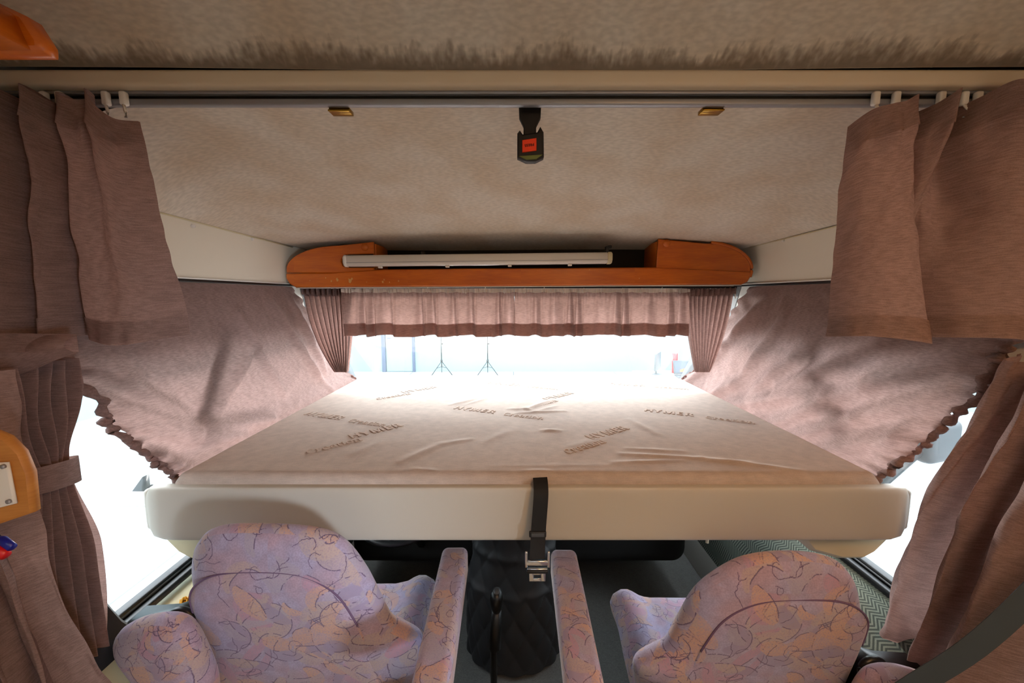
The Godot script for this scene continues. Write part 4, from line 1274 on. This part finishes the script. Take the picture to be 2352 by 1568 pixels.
# ---------------------------------------------------------------- cab floor, hump, levers
func build_cab_floor() -> void:
	var h := thing("engine_cover", "black quilted engine hump cover between the cab seats", "engine cover", Vector3(-0.03, 0, -1.75))
	part(h, "quilted_cover", sheet(110, 90, func(u: float, v: float) -> Vector3:
		var a := lerpf(-PI * 0.5, PI * 0.5, u)
		var y := lerpf(0.02, 0.62, minf(v * 1.25, 1.0))
		var top := clampf((v - 0.8) / 0.2, 0.0, 1.0)
		var q := 0.0
		if v < 0.45:
			q = 0.012 * pow(absf(sin((u * 14.0 + v * 9.0) * PI * 0.5) * sin((u * 14.0 - v * 9.0) * PI * 0.5)), 0.5)
		elif v < 0.8:
			q = 0.010 * pow(absf(sin((u * 9.0 + v * 7.0) * PI * 0.5) * sin((u * 9.0 - v * 7.0) * PI * 0.5)), 0.5)
		var r := (0.215 + q - 0.05 * smoothstep(0.3, 0.62, y)) * (1.0 - top)
		var band := 0.008 * exp(-pow((v - 0.46) / 0.02, 2.0)) + 0.012 * exp(-pow((v - 0.66) / 0.025, 2.0))
		return Vector3(sin(a) * (r + band) * 1.0, y + 0.03 * top, cos(a) * (r + band) * 0.8 + 0.06 * (1.0 - y))), M.quilt)
	part(h, "hump_body", box(Vector3(0, 0.3, -0.06), Vector3(0.40, 0.60, 0.2), 0.05, 3), M.quilt)
	var g := thing("gear_lever", "black gear lever with oval knob between cab seats", "gear lever", Vector3(-0.095, 0.0, -1.28))
	part(g, "knob", tubemesh([Vector3(0, 0.615, 0), Vector3(0, 0.608, 0), Vector3(0, 0.585, 0), Vector3(0, 0.55, 0), Vector3(0, 0.53, 0)], [0.008, 0.024, 0.030, 0.024, 0.016], 16, 0.8), M.rubber)
	part(g, "knob_badge", tubemesh([Vector3(0, 0.614, 0.006), Vector3(0, 0.617, 0.008)], [0.012, 0.011], 14), M.grey_plastic)
	part(g, "shaft", tubemesh([Vector3(0, 0.535, 0), Vector3(-0.006, 0.40, 0.01), Vector3(-0.010, 0.385, 0.01), Vector3(-0.012, 0.02, 0.03)], [0.018, 0.022, 0.012, 0.014], 12), M.rubber)
	var b := thing("hand_brake", "short black handbrake lever low beside left armrest", "hand brake", Vector3(-0.165, 0.0, -1.16))
	part(b, "grip", tubemesh([Vector3(0, 0.31, -0.02), Vector3(0, 0.30, -0.02), Vector3(0, 0.2, 0.0), Vector3(0, 0.02, 0.05)], [0.008, 0.016, 0.016, 0.013], 12), M.rubber)
	part(b, "button", tubemesh([Vector3(0, 0.31, -0.02), Vector3(0, 0.322, -0.022)], 0.006, 8), M.grey_plastic)
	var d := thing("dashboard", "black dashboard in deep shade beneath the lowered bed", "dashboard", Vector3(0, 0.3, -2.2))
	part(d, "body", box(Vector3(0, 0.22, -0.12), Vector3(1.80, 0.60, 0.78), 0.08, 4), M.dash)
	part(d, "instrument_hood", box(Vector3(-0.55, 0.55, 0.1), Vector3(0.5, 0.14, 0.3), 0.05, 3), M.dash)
	var w := thing("steering_wheel", "black steering wheel under bed in front of left seat", "steering wheel", Vector3(-0.52, 0.80, -1.62))
	w.rotation.x = -0.9
	var ring := []
	for k in 41:
		var a := TAU * k / 40.0
		ring.append(Vector3(cos(a) * 0.21, sin(a) * 0.21, 0))
	part(w, "rim", tubemesh(ring, 0.014, 10), M.rubber)
	part(w, "hub", tubemesh([Vector3(0, 0, -0.04), Vector3(0, 0, 0.01)], [0.06, 0.055], 20), M.rubber)
	for k in 3:
		var a := TAU * k / 3.0 - PI * 0.5
		part(w, "spoke", tubemesh([Vector3(0, 0, -0.01), Vector3(cos(a) * 0.2, sin(a) * 0.2, 0)], 0.012, 8), M.rubber)
	part(w, "column", tubemesh([Vector3(0, 0, -0.04), Vector3(0, -0.02, -0.56)], 0.03, 10), M.rubber)

# ---------------------------------------------------------------- door trims
func build_doors() -> void:
	for s in [-1, 1]:
		# black window gasket and chrome bead along the sill
		var wg := thing("window_gasket", "black rubber gasket along sill of left cab window" if s < 0 else "black rubber gasket with bright bead along sill of right cab window", "window seal", Vector3(s * 1.05, 0.82, -1.4), 0, "window gaskets")
		part(wg, "outer_lip", box(Vector3(0.0, 0.012, 0), Vector3(0.03, 0.026, 1.7), 0.006, 2), M.rubber)
		part(wg, "inner_lip", box(Vector3(-s * 0.028, 0.0, 0), Vector3(0.022, 0.02, 1.7), 0.006, 2), M.rubber)
		part(wg, "bead", box(Vector3(-s * 0.014, 0.014, 0), Vector3(0.006, 0.006, 1.7), 0.002), M.alu if s > 0 else M.grey_plastic)
		if s < 0:
			var dp := thing("door_panel", "cream door sill strip with grey-green door panel at left", "door panel", Vector3(-1.0, 0.6, -1.4))
			part(dp, "sill_strip", prismmesh([Vector2(-0.045, 0.20), Vector2(0.01, 0.195), Vector2(0.055, 0.165), Vector2(0.06, 0.145), Vector2(-0.045, 0.14)], 1.7, at(0, 0, 0), 0.006), M.cream)
			part(dp, "panel", box(Vector3(-0.02, -0.14, 0), Vector3(0.05, 0.56, 1.7), 0.01, 2), M.canvas)
			part(dp, "latch", box(Vector3(0.03, 0.185, 0.52), Vector3(0.05, 0.03, 0.06), 0.01, 2), M.rubber)
			lone("green_bag", cushion([Vector2(0, 0.16), Vector2(0.13, 0.145), Vector2(0.25, 0.07), Vector2(0.27, -0.08), Vector2(0.1, -0.16), Vector2(-0.16, -0.16), Vector2(-0.26, -0.06), Vector2(-0.2, 0.08), Vector2(-0.1, 0.14)], Vector2.ZERO, 0.07, 0.07, 10, 3.0, func(p: Vector3) -> Vector3: return Vector3(-0.90 + p.z * 0.7, 0.62 + p.y, -1.34 - p.x)), M.canvas, "slumped grey-green cloth bag in left door pocket", "bag")
			var y := thing("yellow_cloth", "crumpled yellow cloth tucked on left door sill behind seat", "cloth", Vector3(-0.925, 0.775, -0.98))
			var nz := noise(FastNoiseLite.TYPE_SIMPLEX, 18.0, 77, 2)
			part(y, "crumple", sheet(24, 16, func(u: float, v: float) -> Vector3:
				var a := u * TAU
				var b := v * PI
				var r := 1.0 + 0.45 * nz.get_noise_2d(u * 1.0, v * 0.6)
				return Vector3(cos(a) * sin(b) * 0.022, cos(b) * 0.03 + 0.02, sin(a) * sin(b) * 0.045) * r), M.yellow)
			lone("yellow_box", box(Vector3(-0.915, 0.762, -0.925), Vector3(0.035, 0.018, 0.05), 0.003), M.yellow, "small flat yellow packet beside the black armrest hinge", "packet")
		else:
			var dp := thing("door_panel", "grey-green herringbone fabric door panel at right", "door panel", Vector3(1.0, 0.6, -1.4))
			part(dp, "herringbone_panel", herring_strip(), M.herring)
			part(dp, "piping", tubemesh([Vector3(-0.30, 0.23, -0.02), Vector3(-0.29, 0.19, 0.0), Vector3(-0.30, 0.12, 0.01)], 0.006, 8), M.cream)
	# black trim over the lower rear corner of the left window, belts
	var pt := thing("pillar_trim", "black pillar trim slanting beside the left side window", "pillar trim", Vector3(-1.0, 0.8, -0.8))
	part(pt, "panel", prismmesh([Vector2(0.035, 0.33), Vector2(-0.07, 0.07), Vector2(-0.11, 0.0), Vector2(-0.11, -0.4), Vector2(0.25, -0.4), Vector2(0.25, 0.33)], 0.03, side_xf(0.0), 0.006), M.black)
	part(pt, "belt_guide", box(Vector3(0.03, -0.02, 0.08), Vector3(0.02, 0.05, 0.012), 0.005, 2), M.cream)
	var bl := thing("seat_belt", "dark grey seat belt running diagonally in front of right curtain", "seat belt", Vector3(0.85, 0.9, -0.66))
	part(bl, "webbing", ribbon([Vector3(0.12, 0.42, 0.05), Vector3(0.055, 0.25, 0.02), Vector3(-0.03, 0.10, 0.0), Vector3(-0.13, -0.04, -0.03), Vector3(-0.22, -0.2, -0.06)], Vector3(0.75, -0.45, 0.5), 0.036, 0.002), M.webbing_teal)
	part(bl, "anchor", box(Vector3(0.13, 0.44, 0.05), Vector3(0.04, 0.06, 0.03), 0.01, 2), M.black)

func herring_strip() -> ArrayMesh:
	return sheet(20, 60, func(u: float, v: float) -> Vector3:
		var q := cr([Vector3(0.03, 0.215, 0), Vector3(0.0, 0.205, 0), Vector3(-0.05, 0.16, 0), Vector3(-0.115, 0.06, 0), Vector3(-0.13, -0.14, 0)], u)
		return Vector3(q.x, q.y, lerpf(0.85, -0.5, v)), 0.19, 0.42, 1.35)

# ---------------------------------------------------------------- things at the left edge
func build_left_corner() -> void:
	var w := thing("control_panel", "honey wooden board with white switch plate at left edge", "control panel", Vector3(-0.76, 1.35, -0.5))
	var o := [Vector2(0.062, 0.004), Vector2(0.064, 0.06), Vector2(0.058, 0.09), Vector2(0.045, 0.112), Vector2(0.025, 0.126), Vector2(-0.12, 0.135), Vector2(-0.12, -0.05)]
	part(w, "board", prismmesh(o, 0.016, at(0, 0, 0, 0, 0.25), 0.004, 3.0), M.oak)
	var p := part(w, "switch_plate", prismmesh([Vector2(0.052, 0.022), Vector2(0.050, 0.080), Vector2(-0.06, 0.085), Vector2(-0.06, 0.0)], 0.006, at(0, 0, 0.011, 0, 0.25), 0.002), M.white)
	for q in [Vector2(0.046, 0.076), Vector2(0.046, 0.027)]:
		part(p, "screw", tubemesh([Vector3(q.x, q.y, 0.002), Vector3(q.x, q.y, 0.005)], 0.003, 8), M.alu)
	for q in [Vector2(0.016, 0.062), Vector2(0.016, 0.035)]:
		part(p, "switch", box(Vector3(q.x, q.y, 0.012), Vector3(0.014, 0.012, 0.008), 0.002), M.black)
	var k := thing("pen", "red-capped pen hanging under the wooden control panel", "pen", Vector3(-0.725, 1.313, -0.49))
	part(k, "cap", tubemesh([Vector3(-0.012, 0.004, 0), Vector3(-0.008, 0.002, 0), Vector3(0.010, -0.006, 0.004)], [0.004, 0.0065, 0.006], 10), M.red)
	part(k, "barrel", tubemesh([Vector3(-0.012, 0.004, 0), Vector3(-0.05, 0.03, -0.01)], 0.004, 8), M.black)
	var k2 := thing("pen", "blue-capped pen hanging under the wooden control panel", "pen", Vector3(-0.721, 1.319, -0.495))
	part(k2, "cap", tubemesh([Vector3(-0.012, 0.006, 0), Vector3(-0.008, 0.004, 0), Vector3(0.010, -0.004, 0.004)], [0.004, 0.0055, 0.005], 10), M.blue)
	part(k2, "barrel", tubemesh([Vector3(-0.012, 0.006, 0), Vector3(-0.05, 0.034, -0.01)], 0.0035, 8), M.black)
	# corner of an orange-brown wall cupboard above
	var c := thing("wall_cupboard", "glossy orange-brown wooden cupboard corner at top left", "cupboard", Vector3(-0.9, 2.0, -0.35))
	part(c, "end_panel", prismmesh([Vector2(-0.16, 0.0), Vector2(0.183, 0.0), Vector2(0.184, 0.014), Vector2(0.165, 0.048), Vector2(0.118, 0.07), Vector2(-0.16, 0.09)], 0.03, at(0, 0, -0.27), 0.006, 2.0), M.wood)
	part(c, "body", prismmesh([Vector2(-0.16, 0.0), Vector2(0.17, 0.0), Vector2(0.155, 0.045), Vector2(0.11, 0.065), Vector2(-0.16, 0.085)], 0.9, at(0, 0, 0.19), 0.004, 2.0), M.wood)

# warm ceiling lamp over the living area, behind the camera
func build_lamp() -> void:
	var l := thing("ceiling_lamp", "long warm ceiling lamp over the living area behind the viewer", "lamp", Vector3(0.55, 2.14, 0.25))
	part(l, "base", box(Vector3(0, 0.008, 0), Vector3(0.12, 0.016, 0.62), 0.004), M.white)
	var glow := mat(Color(1, 0.95, 0.85), 0.6)
	glow.emission_enabled = true
	glow.emission = Color(1.0, 0.75, 0.50)
	glow.emission_energy_multiplier = 1.2
	part(l, "diffuser", box(Vector3(0, -0.012, 0), Vector3(0.10, 0.022, 0.58), 0.008, 2), glow)
	var a := AreaLight3D.new()
	a.name = "light"
	a.area_size = Vector2(0.10, 0.58)
	a.light_color = Color(1.0, 0.75, 0.50)
	a.light_energy = 0.32
	a.area_range = 8.0
	a.shadow_enabled = true
	a.position = Vector3(0, -0.026, 0)
	a.rotation.x = -PI * 0.5
	l.add_child(a)
